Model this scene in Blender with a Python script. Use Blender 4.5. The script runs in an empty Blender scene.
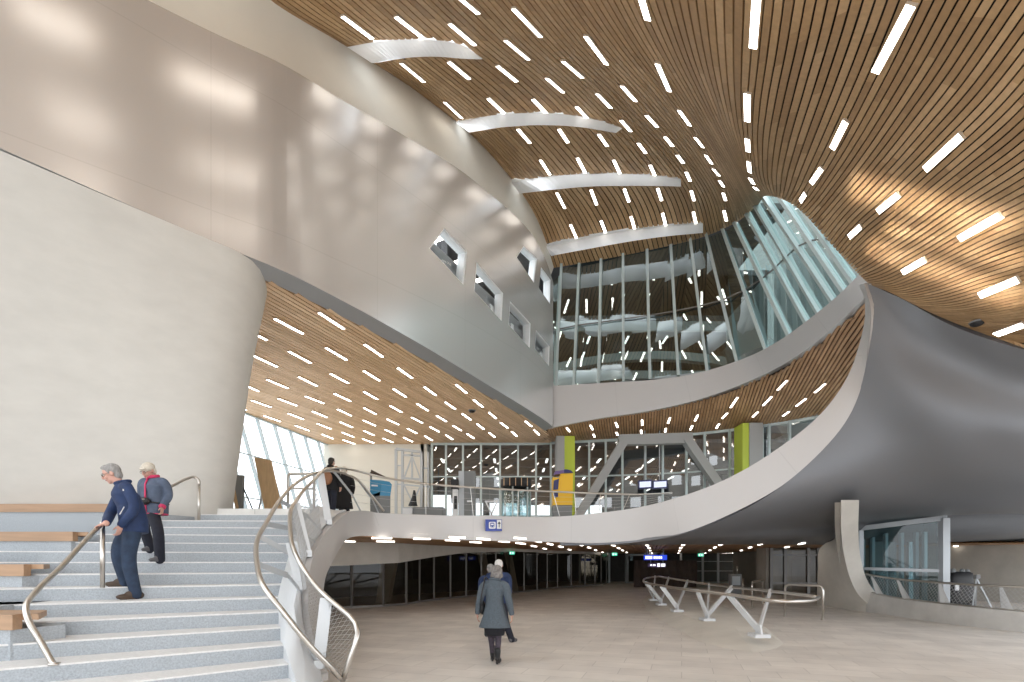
import bpy, bmesh, math, random
from mathutils import Vector, Matrix
from mathutils.bvhtree import BVHTree
random.seed(7)
C = bpy.context.scene.collection
V = Vector
CAMZ, HY, CX, F = 1.65, 562.0, 512.0, 512.0
def P(px, py, d):
    """a point seen at photo position (px,py), d metres in front of the camera plane"""
    return V(((px-CX)*d/F, d, CAMZ+(HY-py)*d/F))
def PZ(px, d, z):
    return V(((px-CX)*d/F, d, z))
def ray(px, py):
    return V(((px-CX)/F, 1.0, (HY-py)/F)).normalized()
EYE = V((0, 0, CAMZ))

# ------------------------------------------------------------ materials
def new_mat(name):
    m = bpy.data.materials.new(name); m.use_nodes = True
    nt = m.node_tree; nt.nodes.clear()
    out = nt.nodes.new('ShaderNodeOutputMaterial')
    return m, nt, out
def mat(name, col, rough=.5, metal=0.0, noise=0.0, nscale=3.0, bump=0.0, bscale=40.0, spec=.5, stretch=(1,1,1), col2=None):
    m, nt, out = new_mat(name)
    b = nt.nodes.new('ShaderNodeBsdfPrincipled')
    b.inputs['Roughness'].default_value = rough; b.inputs['Metallic'].default_value = metal
    b.inputs['Specular IOR Level'].default_value = spec
    b.inputs['Base Color'].default_value = (*col, 1)
    nt.links.new(b.outputs[0], out.inputs[0])
    if noise or bump or col2:
        tc = nt.nodes.new('ShaderNodeTexCoord'); mp = nt.nodes.new('ShaderNodeMapping')
        mp.inputs['Scale'].default_value = stretch
        nt.links.new(tc.outputs['Object'], mp.inputs[0])
    if noise or col2:
        n = nt.nodes.new('ShaderNodeTexNoise'); n.inputs['Scale'].default_value = nscale
        n.inputs['Detail'].default_value = 6; n.inputs['Roughness'].default_value = .6
        nt.links.new(mp.outputs[0], n.inputs['Vector'])
        r = nt.nodes.new('ShaderNodeValToRGB')
        c2 = col2 or tuple(max(0, c*(1-noise)) for c in col)
        c1 = col if col2 else tuple(min(1, c*(1+noise)) for c in col)
        r.color_ramp.elements[0].position = .3; r.color_ramp.elements[1].position = .7
        r.color_ramp.elements[0].color = (*c2, 1); r.color_ramp.elements[1].color = (*c1, 1)
        nt.links.new(n.outputs['Fac'], r.inputs[0]); nt.links.new(r.outputs[0], b.inputs['Base Color'])
    if bump:
        n2 = nt.nodes.new('ShaderNodeTexNoise'); n2.inputs['Scale'].default_value = bscale; n2.inputs['Detail'].default_value = 4
        nt.links.new(mp.outputs[0], n2.inputs['Vector'])
        bp = nt.nodes.new('ShaderNodeBump'); bp.inputs['Strength'].default_value = bump; bp.inputs['Distance'].default_value = .02
        nt.links.new(n2.outputs['Fac'], bp.inputs['Height']); nt.links.new(bp.outputs[0], b.inputs['Normal'])
    return m
def emit(name, col, s):
    m, nt, out = new_mat(name)
    e = nt.nodes.new('ShaderNodeEmission'); e.inputs[0].default_value = (*col, 1); e.inputs[1].default_value = s
    nt.links.new(e.outputs[0], out.inputs[0]); return m
def glass(name, tint, refl, rough=0.0, gcol=(1, 1, 1), graze=.45):
    m, nt, out = new_mat(name)
    t = nt.nodes.new('ShaderNodeBsdfTransparent'); t.inputs[0].default_value = (*tint, 1)
    g = nt.nodes.new('ShaderNodeBsdfGlossy'); g.inputs['Roughness'].default_value = rough; g.inputs['Color'].default_value = (*gcol, 1)
    mx = nt.nodes.new('ShaderNodeMixShader')
    lw = nt.nodes.new('ShaderNodeLayerWeight'); lw.inputs['Blend'].default_value = .25
    mr = nt.nodes.new('ShaderNodeMapRange'); mr.inputs['To Min'].default_value = refl; mr.inputs['To Max'].default_value = min(.9, refl+graze)
    nt.links.new(lw.outputs['Fresnel'], mr.inputs['Value']); nt.links.new(mr.outputs[0], mx.inputs[0])
    nt.links.new(t.outputs[0], mx.inputs[1]); nt.links.new(g.outputs[0], mx.inputs[2]); nt.links.new(mx.outputs[0], out.inputs[0])
    return m
def wood_mat(name, c1, c2, c3):
    """timber slats; every board gets its own tone from the random value stored per board"""
    m, nt, out = new_mat(name)
    b = nt.nodes.new('ShaderNodeBsdfPrincipled'); b.inputs['Roughness'].default_value = .5
    at = nt.nodes.new('ShaderNodeAttribute'); at.attribute_name = 'board'
    r = nt.nodes.new('ShaderNodeValToRGB'); r.color_ramp.elements[0].color = (*c1, 1); r.color_ramp.elements[1].color = (*c3, 1)
    e = r.color_ramp.elements.new(.5); e.color = (*c2, 1)
    nt.links.new(at.outputs['Fac'], r.inputs[0])
    tc = nt.nodes.new('ShaderNodeTexCoord')
    n = nt.nodes.new('ShaderNodeTexNoise'); n.inputs['Scale'].default_value = 9; n.inputs['Detail'].default_value = 5
    nt.links.new(tc.outputs['Object'], n.inputs['Vector'])
    mr = nt.nodes.new('ShaderNodeMapRange'); mr.inputs['To Min'].default_value = .75; mr.inputs['To Max'].default_value = 1.2
    nt.links.new(n.outputs['Fac'], mr.inputs['Value'])
    mx = nt.nodes.new('ShaderNodeVectorMath'); mx.operation = 'SCALE'
    nt.links.new(r.outputs[0], mx.inputs[0]); nt.links.new(mr.outputs[0], mx.inputs['Scale'])
    nt.links.new(mx.outputs[0], b.inputs['Base Color']); nt.links.new(b.outputs[0], out.inputs[0])
    return m
def paving_mat(name, c1, c2, mortar, bw, bh, rough=.55, rot=0.0, msize=.006):
    m, nt, out = new_mat(name)
    b = nt.nodes.new('ShaderNodeBsdfPrincipled'); b.inputs['Roughness'].default_value = rough
    tc = nt.nodes.new('ShaderNodeTexCoord'); mp = nt.nodes.new('ShaderNodeMapping'); mp.inputs['Rotation'].default_value = (0, 0, rot)
    nt.links.new(tc.outputs['Object'], mp.inputs[0])
    br = nt.nodes.new('ShaderNodeTexBrick'); br.inputs['Scale'].default_value = 1
    br.inputs['Brick Width'].default_value = bw; br.inputs['Row Height'].default_value = bh
    br.inputs['Mortar Size'].default_value = msize; br.inputs['Mortar Smooth'].default_value = .3
    br.inputs['Color1'].default_value = (*c1, 1); br.inputs['Color2'].default_value = (*c2, 1); br.inputs['Mortar'].default_value = (*mortar, 1)
    nt.links.new(mp.outputs[0], br.inputs['Vector'])
    n = nt.nodes.new('ShaderNodeTexNoise'); n.inputs['Scale'].default_value = 1.2; n.inputs['Detail'].default_value = 8
    nt.links.new(tc.outputs['Object'], n.inputs['Vector'])
    mr = nt.nodes.new('ShaderNodeMapRange'); mr.inputs['To Min'].default_value = .72; mr.inputs['To Max'].default_value = 1.28
    nt.links.new(n.outputs['Fac'], mr.inputs['Value'])
    mx = nt.nodes.new('ShaderNodeVectorMath'); mx.operation = 'SCALE'
    nt.links.new(br.outputs['Color'], mx.inputs[0]); nt.links.new(mr.outputs[0], mx.inputs['Scale'])
    nt.links.new(mx.outputs[0], b.inputs['Base Color'])
    bp = nt.nodes.new('ShaderNodeBump'); bp.inputs['Strength'].default_value = .3; bp.inputs['Distance'].default_value = .01; bp.invert = True
    nt.links.new(br.outputs['Fac'], bp.inputs['Height']); nt.links.new(bp.outputs[0], b.inputs['Normal'])
    nt.links.new(b.outputs[0], out.inputs[0]); return m
def panel_metal(name, col, rough, seam_u, seam_v, bump=.05, metal=.75):
    """satin metal cladding: joints every seam_u / seam_v metres of the panel's own uv, faint waviness"""
    m, nt, out = new_mat(name)
    b = nt.nodes.new('ShaderNodeBsdfPrincipled'); b.inputs['Metallic'].default_value = metal; b.inputs['Roughness'].default_value = rough
    uv = nt.nodes.new('ShaderNodeUVMap'); uv.uv_map = 'panel'
    br = nt.nodes.new('ShaderNodeTexBrick'); br.offset = 0.0
    br.inputs['Scale'].default_value = 1; br.inputs['Brick Width'].default_value = seam_u; br.inputs['Row Height'].default_value = seam_v
    br.inputs['Mortar Size'].default_value = .012; br.inputs['Mortar Smooth'].default_value = .2
    br.inputs['Color1'].default_value = (*col, 1); br.inputs['Color2'].default_value = (*[c*1.02 for c in col], 1)
    br.inputs['Mortar'].default_value = (*[c*.92 for c in col], 1)
    nt.links.new(uv.outputs[0], br.inputs['Vector']); nt.links.new(br.outputs['Color'], b.inputs['Base Color'])
    n = nt.nodes.new('ShaderNodeTexNoise'); n.inputs['Scale'].default_value = .45; n.inputs['Detail'].default_value = 3
    nt.links.new(uv.outputs[0], n.inputs['Vector'])
    bp = nt.nodes.new('ShaderNodeBump'); bp.inputs['Strength'].default_value = bump; bp.inputs['Distance'].default_value = .3
    nt.links.new(n.outputs['Fac'], bp.inputs['Height']); nt.links.new(bp.outputs[0], b.inputs['Normal'])
    nt.links.new(b.outputs[0], out.inputs[0]); return m

M = {}
M['pier'] = mat('pale_concrete', (.61, .59, .55), .75, noise=.05, nscale=1.3, bump=.05, bscale=5, stretch=(1, 1, 2.2))
M['concrete'] = mat('grey_concrete', (.42, .40, .36), .8, noise=.13, nscale=1.1, bump=.12, bscale=9)
M['light_concrete'] = mat('light_concrete', (.64, .61, .56), .75, noise=.08, nscale=1.4, bump=.06, bscale=9)
M['cream'] = mat('cream_plaster', (.72, .69, .62), .8, noise=.03, nscale=.8)
def skylight(name):
    m, nt, out = new_mat(name); t = nt.nodes.new('ShaderNodeBsdfTranslucent'); d = nt.nodes.new('ShaderNodeBsdfDiffuse'); mx = nt.nodes.new('ShaderNodeMixShader')
    t.inputs[0].default_value = (.95, .96, .97, 1); d.inputs[0].default_value = (.9, .9, .9, 1); mx.inputs[0].default_value = .7
    nt.links.new(t.outputs[0], mx.inputs[1]); nt.links.new(d.outputs[0], mx.inputs[2]); mx.inputs[0].default_value = .15
    nt.links.new(mx.outputs[0], out.inputs[0]); return m
M['beamwhite'] = skylight('white_skylight_membrane')
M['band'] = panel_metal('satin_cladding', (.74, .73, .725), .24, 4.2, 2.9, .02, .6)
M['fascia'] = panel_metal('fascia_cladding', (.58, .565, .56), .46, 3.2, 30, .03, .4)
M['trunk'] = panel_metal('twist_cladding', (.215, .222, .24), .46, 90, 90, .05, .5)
M['strip'] = mat('grey_soffit_strip', (.36, .37, .38), .5, metal=.3)
M['wood'] = wood_mat('slat_timber', (.40, .24, .115), (.50, .315, .155), (.61, .405, .22))
M['woodlight'] = wood_mat('soffit_timber', (.70, .45, .25), (.78, .52, .30), (.86, .60, .37))
M['woodred'] = wood_mat('soffit_timber_red', (.42, .235, .115), (.50, .29, .145), (.58, .35, .19))
M['dark'] = mat('dark_backing', (.018, .014, .011), .9)
M['bench'] = mat('bench_timber', (.40, .25, .15), .5, noise=.15, nscale=4, stretch=(.3, 4, 4))
M['floor'] = paving_mat('stone_paving', (.68, .64, .60), (.76, .72, .675), (.52, .49, .455), .9, .45, .5, .32)
M['mezz'] = paving_mat('gallery_paving', (.70, .69, .66), (.74, .73, .70), (.35, .34, .33), .9, .45)
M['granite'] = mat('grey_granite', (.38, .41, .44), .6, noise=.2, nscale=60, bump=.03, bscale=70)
M['granite_top'] = mat('toplit_granite', (.72, .71, .70), .6, noise=.09, nscale=30)  # light falling on the treads is put into this paler top colour
M['kerb'] = mat('kerb_concrete', (.56, .55, .53), .7, noise=.1, nscale=2, bump=.05)
M['steelwhite'] = mat('pale_painted_steel', (.66, .68, .70), .4, metal=.1)
M['tube'] = mat('brushed_steel', (.60, .57, .53), .28, metal=1.0)
M['strut'] = mat('grey_painted_steel', (.50, .53, .56), .4, metal=.2)
M['mesh'] = mat('stainless_mesh', (.55, .55, .55), .4, metal=.8)
M['mullion_pale'] = mat('mullion_pale', (.50, .58, .62), .4)
M['mullion'] = mat('mullion_aluminium', (.52, .60, .60), .4, metal=.25)
M['mullion_dark'] = mat('mullion_bronze', (.20, .19, .18), .45, metal=.4)
M['white'] = mat('white_frame', (.80, .82, .83), .4)
M['gglass'] = glass('green_glass', (.42, .55, .54), .26, gcol=(.88, .97, .97))
M['clear'] = glass('clear_glass', (.93, .96, .97), .03, graze=.06)
M['midglass'] = glass('grey_glass', (.52, .57, .58), .17, graze=.3)
M['darkglass'] = glass('dark_glass', (.50, .46, .40), .025, graze=.08)
M['boxglass'] = glass('enclosure_glass', (.44, .58, .60), .04, graze=.12)
M['blueglass'] = glass('blue_glass', (.55, .68, .70), .16)
M['lamp'] = emit('lamp_diffuser', (1, .93, .84), 8)
M['lampleft'] = emit('lamp_diffuser_left', (1, .93, .84), 14)
M['lamplow'] = emit('lamp_diffuser_low', (1, .92, .82), 4.5)
M['beamglow'] = emit('added_beam_glow', (1, .985, .96), 5)  # for the tubes added inside the beams to whiten them
M['lampdim'] = emit('lamp_diffuser_inside', (1, .97, .92), 4)
M['lampframe'] = mat('lamp_trim', (.5, .42, .33), .5)
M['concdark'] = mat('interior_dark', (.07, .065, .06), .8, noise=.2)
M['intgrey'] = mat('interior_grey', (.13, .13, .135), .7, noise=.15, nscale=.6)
M['intpale'] = mat('interior_pale', (.55, .56, .55), .7)
M['greysteel'] = mat('portal_steel', (.33, .33, .32), .5, metal=.1)
M['lime'] = mat('lime_panel', (.47, .56, .05), .5)
M['yellow'] = mat('machine_yellow', (.85, .50, .015), .4)
M['navy'] = mat('navy_plastic', (.015, .02, .12), .35)
M['purple'] = mat('violet_panel', (.16, .1, .28), .4)
M['bluesign'] = mat('sign_blue', (.02, .055, .36), .35)
M['bluelit'] = emit('lit_sign_blue', (.03, .07, .6), 1.3)
M['whitelit'] = emit('lit_sign_white', (.95, .96, 1), 1.6)
M['screen'] = emit('lit_screen', (.75, .8, 1.0), 1.2)
M['exit'] = emit('exit_green', (.08, .75, .45), 1.2)
M['signwhite'] = mat('sign_white', (.85, .86, .88), .4)
M['black'] = mat('black_matter', (.012, .012, .014), .5)
M['grey'] = mat('grey_plastic', (.2, .2, .2), .5)
M['cabgrey'] = mat('cabinet_grey', (.21, .22, .225), .5)
M['brown'] = mat('brown_cloth', (.085, .065, .055), .9, noise=.2, nscale=2)
M['ply'] = mat('plywood', (.53, .36, .2), .6, noise=.12, nscale=3, stretch=(6, 6, 1))
M['totemblue'] = mat('totem_blue', (.05, .28, .5), .4)
M['snow'] = mat('white_upstand', (.86, .87, .88), .6)
M['far'] = mat('pale_building', (.70, .71, .72), .8)
M['fargrey'] = mat('grey_building', (.40, .40, .41), .8)

# ------------------------------------------------------------ mesh helpers
class MB:
    def __init__(s): s.v = []; s.f = []; s.m = []; s.b = []; s.uv = {}; s.sm = []
    def add(s, vs, fs, mi=0, board=0.0, smooth=False):
        o = len(s.v); s.v += [tuple(q) for q in vs]
        for f in fs: s.f.append(tuple(i+o for i in f)); s.m.append(mi); s.b.append(board); s.sm.append(smooth)
        return o
    def box(s, c, size, rz=0.0, mi=0, R=None):
        c = V(c); h = V(size)/2
        R = R or Matrix.Rotation(rz, 3, 'Z')
        vs = [c + R @ V((x*h.x, y*h.y, z*h.z)) for x in (-1, 1) for y in (-1, 1) for z in (-1, 1)]
        s.add(vs, [(0,1,3,2),(4,6,7,5),(0,4,5,1),(2,3,7,6),(0,2,6,4),(1,5,7,3)], mi)
    def bar(s, a, b, w, h, up=V((0,0,1)), mi=0):
        a, b = V(a), V(b); d = (b-a)
        if d.length < 1e-6: return
        L = d.length; d.normalize(); x = d.cross(V(up))
        if x.length < 1e-4: x = d.cross(V((0,1,0)))
        x.normalize(); z = x.cross(d).normalized()
        R = Matrix((x, d, z)).transposed()
        s.box((a+b)/2, (w, L, h), mi=mi, R=R)
    def tube(s, pts, r, n=8, mi=0, cap=True):
        pts = [V(p) for p in pts]; k = len(pts)
        rr = r if isinstance(r, (list, tuple)) else [r]*k
        t0 = (pts[1]-pts[0]).normalized(); x = t0.orthogonal().normalized(); vs = []
        for i, p in enumerate(pts):
            t = (pts[min(i+1, k-1)]-pts[max(i-1, 0)])
            t = t.normalized() if t.length > 1e-9 else t0
            x = (x - t*x.dot(t)); x = x.normalized() if x.length > 1e-6 else t.orthogonal().normalized()
            y = t.cross(x)
            vs += [p + (x*math.cos(2*math.pi*j/n)+y*math.sin(2*math.pi*j/n))*rr[i] for j in range(n)]
        fs = [(i*n+j, i*n+(j+1) % n, (i+1)*n+(j+1) % n, (i+1)*n+j) for i in range(k-1) for j in range(n)]
        if cap: fs += [tuple(reversed(range(n))), tuple(range((k-1)*n, k*n))]
        s.add(vs, fs, mi, smooth=True)
    def prism(s, poly, z0, z1, mi=0):
        n = len(poly)
        vs = [(p[0], p[1], z0) for p in poly]+[(p[0], p[1], z1) for p in poly]
        fs = [tuple(reversed(range(n))), tuple(range(n, 2*n))]+[(i, (i+1) % n, n+(i+1) % n, n+i) for i in range(n)]
        s.add(vs, fs, mi)
    def slab(s, pts, thick, mi=0):
        """closed solid: an outline in space pushed along thick"""
        n = len(pts); t = V(thick)
        vs = [V(p) for p in pts]+[V(p)+t for p in pts]
        fs = [tuple(reversed(range(n))), tuple(range(n, 2*n))]+[(i, (i+1) % n, n+(i+1) % n, n+i) for i in range(n)]
        s.add(vs, fs, mi)
    def grid(s, rows, mi=0, board=0.0, smooth=True):
        n = len(rows[0]); vs = [p for r in rows for p in r]
        fs = [(i*n+j, i*n+j+1, (i+1)*n+j+1, (i+1)*n+j) for i in range(len(rows)-1) for j in range(n-1)]
        return s.add(vs, fs, mi, board, smooth)
    def ellipsoid(s, c, r, R=None, nu=12, nv=8, mi=0):
        R = R or Matrix.Identity(3); c = V(c); vs = [c+R @ V((0, 0, r[2]))]
        for i in range(1, nv):
            a = math.pi*i/nv
            for j in range(nu):
                b = 2*math.pi*j/nu
                vs.append(c+R @ V((r[0]*math.sin(a)*math.cos(b), r[1]*math.sin(a)*math.sin(b), r[2]*math.cos(a))))
        vs.append(c+R @ V((0, 0, -r[2]))); e = len(vs)-1
        fs = [(0, 1+j, 1+(j+1) % nu) for j in range(nu)]
        for i in range(nv-2):
            for j in range(nu):
                a, b = 1+i*nu+j, 1+i*nu+(j+1) % nu
                fs.append((a, a+nu, b+nu, b))
        o = 1+(nv-2)*nu
        fs += [(o+(j+1) % nu, o+j, e) for j in range(nu)]
        s.add(vs, fs, mi, smooth=True)
    def rings(s, rings, mi=0):
        """closed loft of rings with equal vertex count"""
        n = len(rings[0]); vs = [p for r in rings for p in r]
        fs = [(i*n+j, i*n+(j+1) % n, (i+1)*n+(j+1) % n, (i+1)*n+j) for i in range(len(rings)-1) for j in range(n)]
        fs += [tuple(reversed(range(n))), tuple(range((len(rings)-1)*n, len(rings)*n))]
        s.add(vs, fs, mi, smooth=True)
    def mesh(s, name):
        me = bpy.data.meshes.new(name); me.from_pydata(s.v, [], s.f); 
        me.polygons.foreach_set('material_index', s.m); me.polygons.foreach_set('use_smooth', s.sm)
        me.update(); return me
    def build(s, name, mats, parent=None, recalc=True, board=False):
        me = s.mesh(name)
        for m in (mats if isinstance(mats, (list, tuple)) else [mats]): me.materials.append(M[m] if isinstance(m, str) else m)
        if board:
            a = me.attributes.new('board', 'FLOAT', 'FACE'); a.data.foreach_set('value', s.b)
        if recalc:
            bm = bmesh.new(); bm.from_mesh(me); bmesh.ops.recalc_face_normals(bm, faces=bm.faces); bm.to_mesh(me); bm.free()
        o = bpy.data.objects.new(name, me); C.objects.link(o)
        if parent is not None: o.parent = parent
        return o
def tag(o, label=None, cat=None, group=None, kind=None):
    if label: o['label'] = label
    if cat: o['category'] = cat
    if group: o['group'] = group
    if kind: o['kind'] = kind
    return o
def empty(name, loc=(0, 0, 0), rz=0.0):
    o = bpy.data.objects.new(name, None); o.empty_display_size = .1; C.objects.link(o)
    o.location = loc; o.rotation_euler = (0, 0, rz); return o
def under(root, mb, name, mats):
    """build a part given in world coordinates below an unrotated thing"""
    o = mb.build(name, mats, root); o.location = -V(root.location); return o
def struct(mb, name, mats, label, cat, **k):
    return tag(mb.build(name, mats, **k), label, cat, kind='structure')
def cr(pts, n, closed=False):
    """Catmull-Rom through pts, n samples (uniform in chord length)"""
    pts = [V(p) for p in pts]; k = len(pts)
    ext = [pts[0]*2-pts[1]]+pts+[pts[-1]*2-pts[-2]]
    L = [0]
    for i in range(1, k): L.append(L[-1]+max(1e-6, (pts[i]-pts[i-1]).length))
    out = []
    for j in range(n):
        s = L[-1]*j/(n-1); i = 0
        while i < k-2 and s > L[i+1]: i += 1
        t = (s-L[i])/(L[i+1]-L[i])
        p0, p1, p2, p3 = ext[i], ext[i+1], ext[i+2], ext[i+3]
        a = L[i+1]-L[i]
        a0 = (L[i]-L[i-1]) if i > 0 else a; a2 = (L[i+2]-L[i+1]) if i+2 < k else a
        m1 = ((p2-p1)/a*a0+(p1-p0)/a0*a)/(a0+a)*a
        m2 = ((p3-p2)/a2*a+(p2-p1)/a*a2)/(a+a2)*a
        t2, t3 = t*t, t*t*t
        out.append(p1*(2*t3-3*t2+1)+m1*(t3-2*t2+t)+p2*(-2*t3+3*t2)+m2*(t3-t2))
    return out
def surf(rows, nu, nv):
    """smooth grid through control rows: nv samples along a row, nu across"""
    rr = [cr(r, nv) for r in rows]
    cols = [cr([r[j] for r in rr], nu) for j in range(nv)]
    return [[cols[j][i] for j in range(nv)] for i in range(nu)]
def bvh_of(grid):
    n = len(grid[0]); vs = [p for r in grid for p in r]; fs = []
    for i in range(len(grid)-1):
        for j in range(n-1):
            a, b, c, d = i*n+j, i*n+j+1, (i+1)*n+j+1, (i+1)*n+j
            fs += [(a, b, c), (a, c, d)]
    return BVHTree.FromPolygons(vs, fs)
def panel_uv(o, fn):
    """uv layer 'panel' in metres from a function of the vertex position"""
    me = o.data; uv = me.uv_layers.new(name='panel')
    for l in me.loops: uv.data[l.index].uv = fn(me.vertices[l.vertex_index].co)
def solidify(o, t, off=-1.0):
    m = o.modifiers.new('thickness', 'SOLIDIFY'); m.thickness = t; m.offset = off; m.use_even_offset = False
    e = o.modifiers.new('crisp edges', 'EDGE_SPLIT'); e.split_angle = math.radians(38)
    return o
ORD = ['first', 'second', 'third', 'fourth', 'fifth', 'sixth', 'seventh', 'eighth', 'ninth', 'tenth', 'eleventh', 'twelfth']
# ============================================================ camera, sky, exposure
cam = bpy.data.cameras.new('camera'); cam.lens = 18; cam.sensor_width = 36; cam.sensor_fit = 'HORIZONTAL'
cam.shift_y = (562-341)/1024; cam.clip_end = 300
co = bpy.data.objects.new('camera', cam); C.objects.link(co); co.location = (0, 0, CAMZ); co.rotation_euler = (math.radians(90), 0, 0)
sc = bpy.context.scene; sc.camera = co
w = bpy.data.worlds.new('sky'); sc.world = w; w.use_nodes = True
bgn = w.node_tree.nodes['Background']; bgn.inputs[0].default_value = (.92, .96, 1.0, 1); bgn.inputs[1].default_value = 3.0
sc.view_settings.view_transform = 'Standard'; sc.view_settings.look = 'None'; sc.view_settings.gamma = 1; sc.view_settings.use_curve_mapping = False
sc.view_settings.exposure = 0.0
sc.cycles.use_denoising = True
sc.cycles.max_bounces = 10; sc.cycles.transparent_max_bounces = 16; sc.cycles.sample_clamp_indirect = 4
sc.cycles.caustics_reflective = False; sc.cycles.caustics_refractive = False
# ============================================================ setting
# ---- floor of the hall
b = MB(); b.box((4, 19, -.15), (70, 56, .3)); struct(b, 'floor', 'floor', 'grey beige stone paved floor of the station hall', 'floor')

# ---- big timber ceiling: control lines run along the slats
cols = [
 [(270,0,11.6),(340,43,13.5),(420,95,16.5),(490,155,20),(540,228,24),(553,268,25.8)],
 [(330,-20,11.2),(400,40,13),(480,105,16),(540,165,19.5),(585,225,23.3),(600,260,25.2)],
 [(420,-20,10.6),(470,30,12.2),(540,90,15),(600,155,18.5),(640,215,22.6),(650,250,24.7)],
 [(500,-20,10),(545,35,11.6),(610,100,14.6),(660,155,17.8),(692,205,21.8),(700,238,24.2)],
 [(570,-20,9.3),(610,40,11),(660,100,13.7),(705,160,17.5),(728,200,20.8),(735,223,23.2)],
 [(650,-20,8.5),(675,50,10.6),(705,110,13.2),(735,165,16.5),(750,195,19.5),(757,206,21.5)],
 [(757,-20,7.5),(752,50,9),(748,105,11.3),(750,150,14.5),(757,182,17.5),(766,196,19.3)],
 [(908,-20,6.8),(880,50,8.3),(841,133,10.9),(820,172,13),(806,195,14.8),(796,207,16)],
 [(1060,20,6.3),(1000,95,7.5),(945,150,9),(889,202,11.3),(856,231,13.2),(838,252,14.6)],
 [(1150,130,6),(1060,190,7.6),(980,230,9.6),(915,266,12),(885,280,13.3),(868,283,14.1)],
 [(1250,210,5.8),(1110,262,7.8),(1000,290,10),(940,304,11.8),(915,304,12.6),(893,294,13.3)],
 [(1300,290,6),(1130,315,8.2),(1030,326,10.2),(985,325,11.3),(960,325,12),(948,320,12.35)],
 [(1400,395,6.2),(1230,378,8.6),(1110,361,10),(1050,352,10.8),(1030,350,11),(1022,346,11.15)],
]
NV = 150
CC = []
for c in cols:
    p = [P(*q) for q in c]
    d = p[0]-p[1]; h = V((d.x, d.y, 0)).normalized()
    q1 = p[0]+h*3.2; q1.z = p[0].z+max(-.5, d.z/d.xy.length*3.2*.7)
    q2 = p[0]+h*7.5; q2.z = q1.z-.4
    CC.append(cr([q2, q1]+p, NV))
def ucr(pts, u):
    i = min(len(pts)-2, max(0, int(math.floor(u)))); t = u-i
    p1, p2 = pts[i], pts[i+1]
    p0 = pts[i-1] if i > 0 else p1*2-p2; p3 = pts[i+2] if i+2 < len(pts) else p2*2-p1
    return (p1*2+(p2-p0)*t+(p0*2-p1*5+p2*4-p3)*t*t+(p1*3-p0-p2*3+p3)*t*t*t)*.5
def S(u, j): return ucr([c[j] for c in CC], u)
NU = len(CC)-1
dense = [[S(u/6, j) for j in range(NV)] for u in range(NU*6+1)]
def grid_normals(G):
    N = []
    for i in range(len(G)):
        r = []
        for j in range(len(G[0])):
            a = G[min(i+1, len(G)-1)][j]-G[max(i-1, 0)][j]; c = G[i][min(j+1, len(G[0])-1)]-G[i][max(j-1, 0)]
            n = a.cross(c); r.append(n.normalized() if n.length > 1e-9 else V((0, 0, -1)))
        N.append(r)
    return N
dn = grid_normals(dense)
flip = 1 if dn[20][60].z < 0 else -1        # normals look down into the hall
ceil_bvh = bvh_of(dense)
def inside(pt, poly):
    x, y = pt; c = False; n = len(poly)
    for i in range(n):
        x1, y1 = poly[i][:2]; x2, y2 = poly[(i+1) % n][:2]
        if (y1 > y) != (y2 > y) and x < (x2-x1)*(y-y1)/(y2-y1)+x1: c = not c
    return c
# ---- four white curved beams under the ceiling
beams = [([(347,47),(371.6,42.5),(406,39.5),(430,39.8),(449,41.7),(462,45.5),(481,58.6)], [(371.6,63),(385,60.5),(406,58),(431.7,56.7),(445,57.2),(457.5,58.4),(481,59.4)]),
         ([(455,122),(469,120),(500.5,114.7),(526,113.6),(552,114),(595,120),(622,128.5)], [(469,132.4),(485,130),(500.5,127.6),(526,125.6),(543.5,125.2),(578,127),(616,133)]),
         ([(512,183),(520,181),(556,176),(590,174.3),(621,174),(659.5,176.3),(681,179.6)], [(520,193.6),(540,191.2),(560.6,189),(590,186.6),(621,186),(655,186),(681,186.6)]),
         ([(546,247),(551,246),(575,241),(599,236),(627,231.5),(655,228),(703,223.5)], [(551,256),(575,251.4),(599,247),(627,242),(655,237.8),(680,235),(703,233)])]
bn = ['first of the four curved white beams, topmost, tapering to a point', 'second curved white beam from the top, tip cut slanting', 'third curved white beam from the top with a square end',
      'lowest curved white beam, straightest, just above the glass curtain wall']
def onc(px, py):
    h = ceil_bvh.ray_cast(EYE, ray(px, py), 200)
    if h[0] is None:
        h = ceil_bvh.find_nearest(EYE+ray(px, py)*22)
    return h[0]
BEAMS = []
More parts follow.
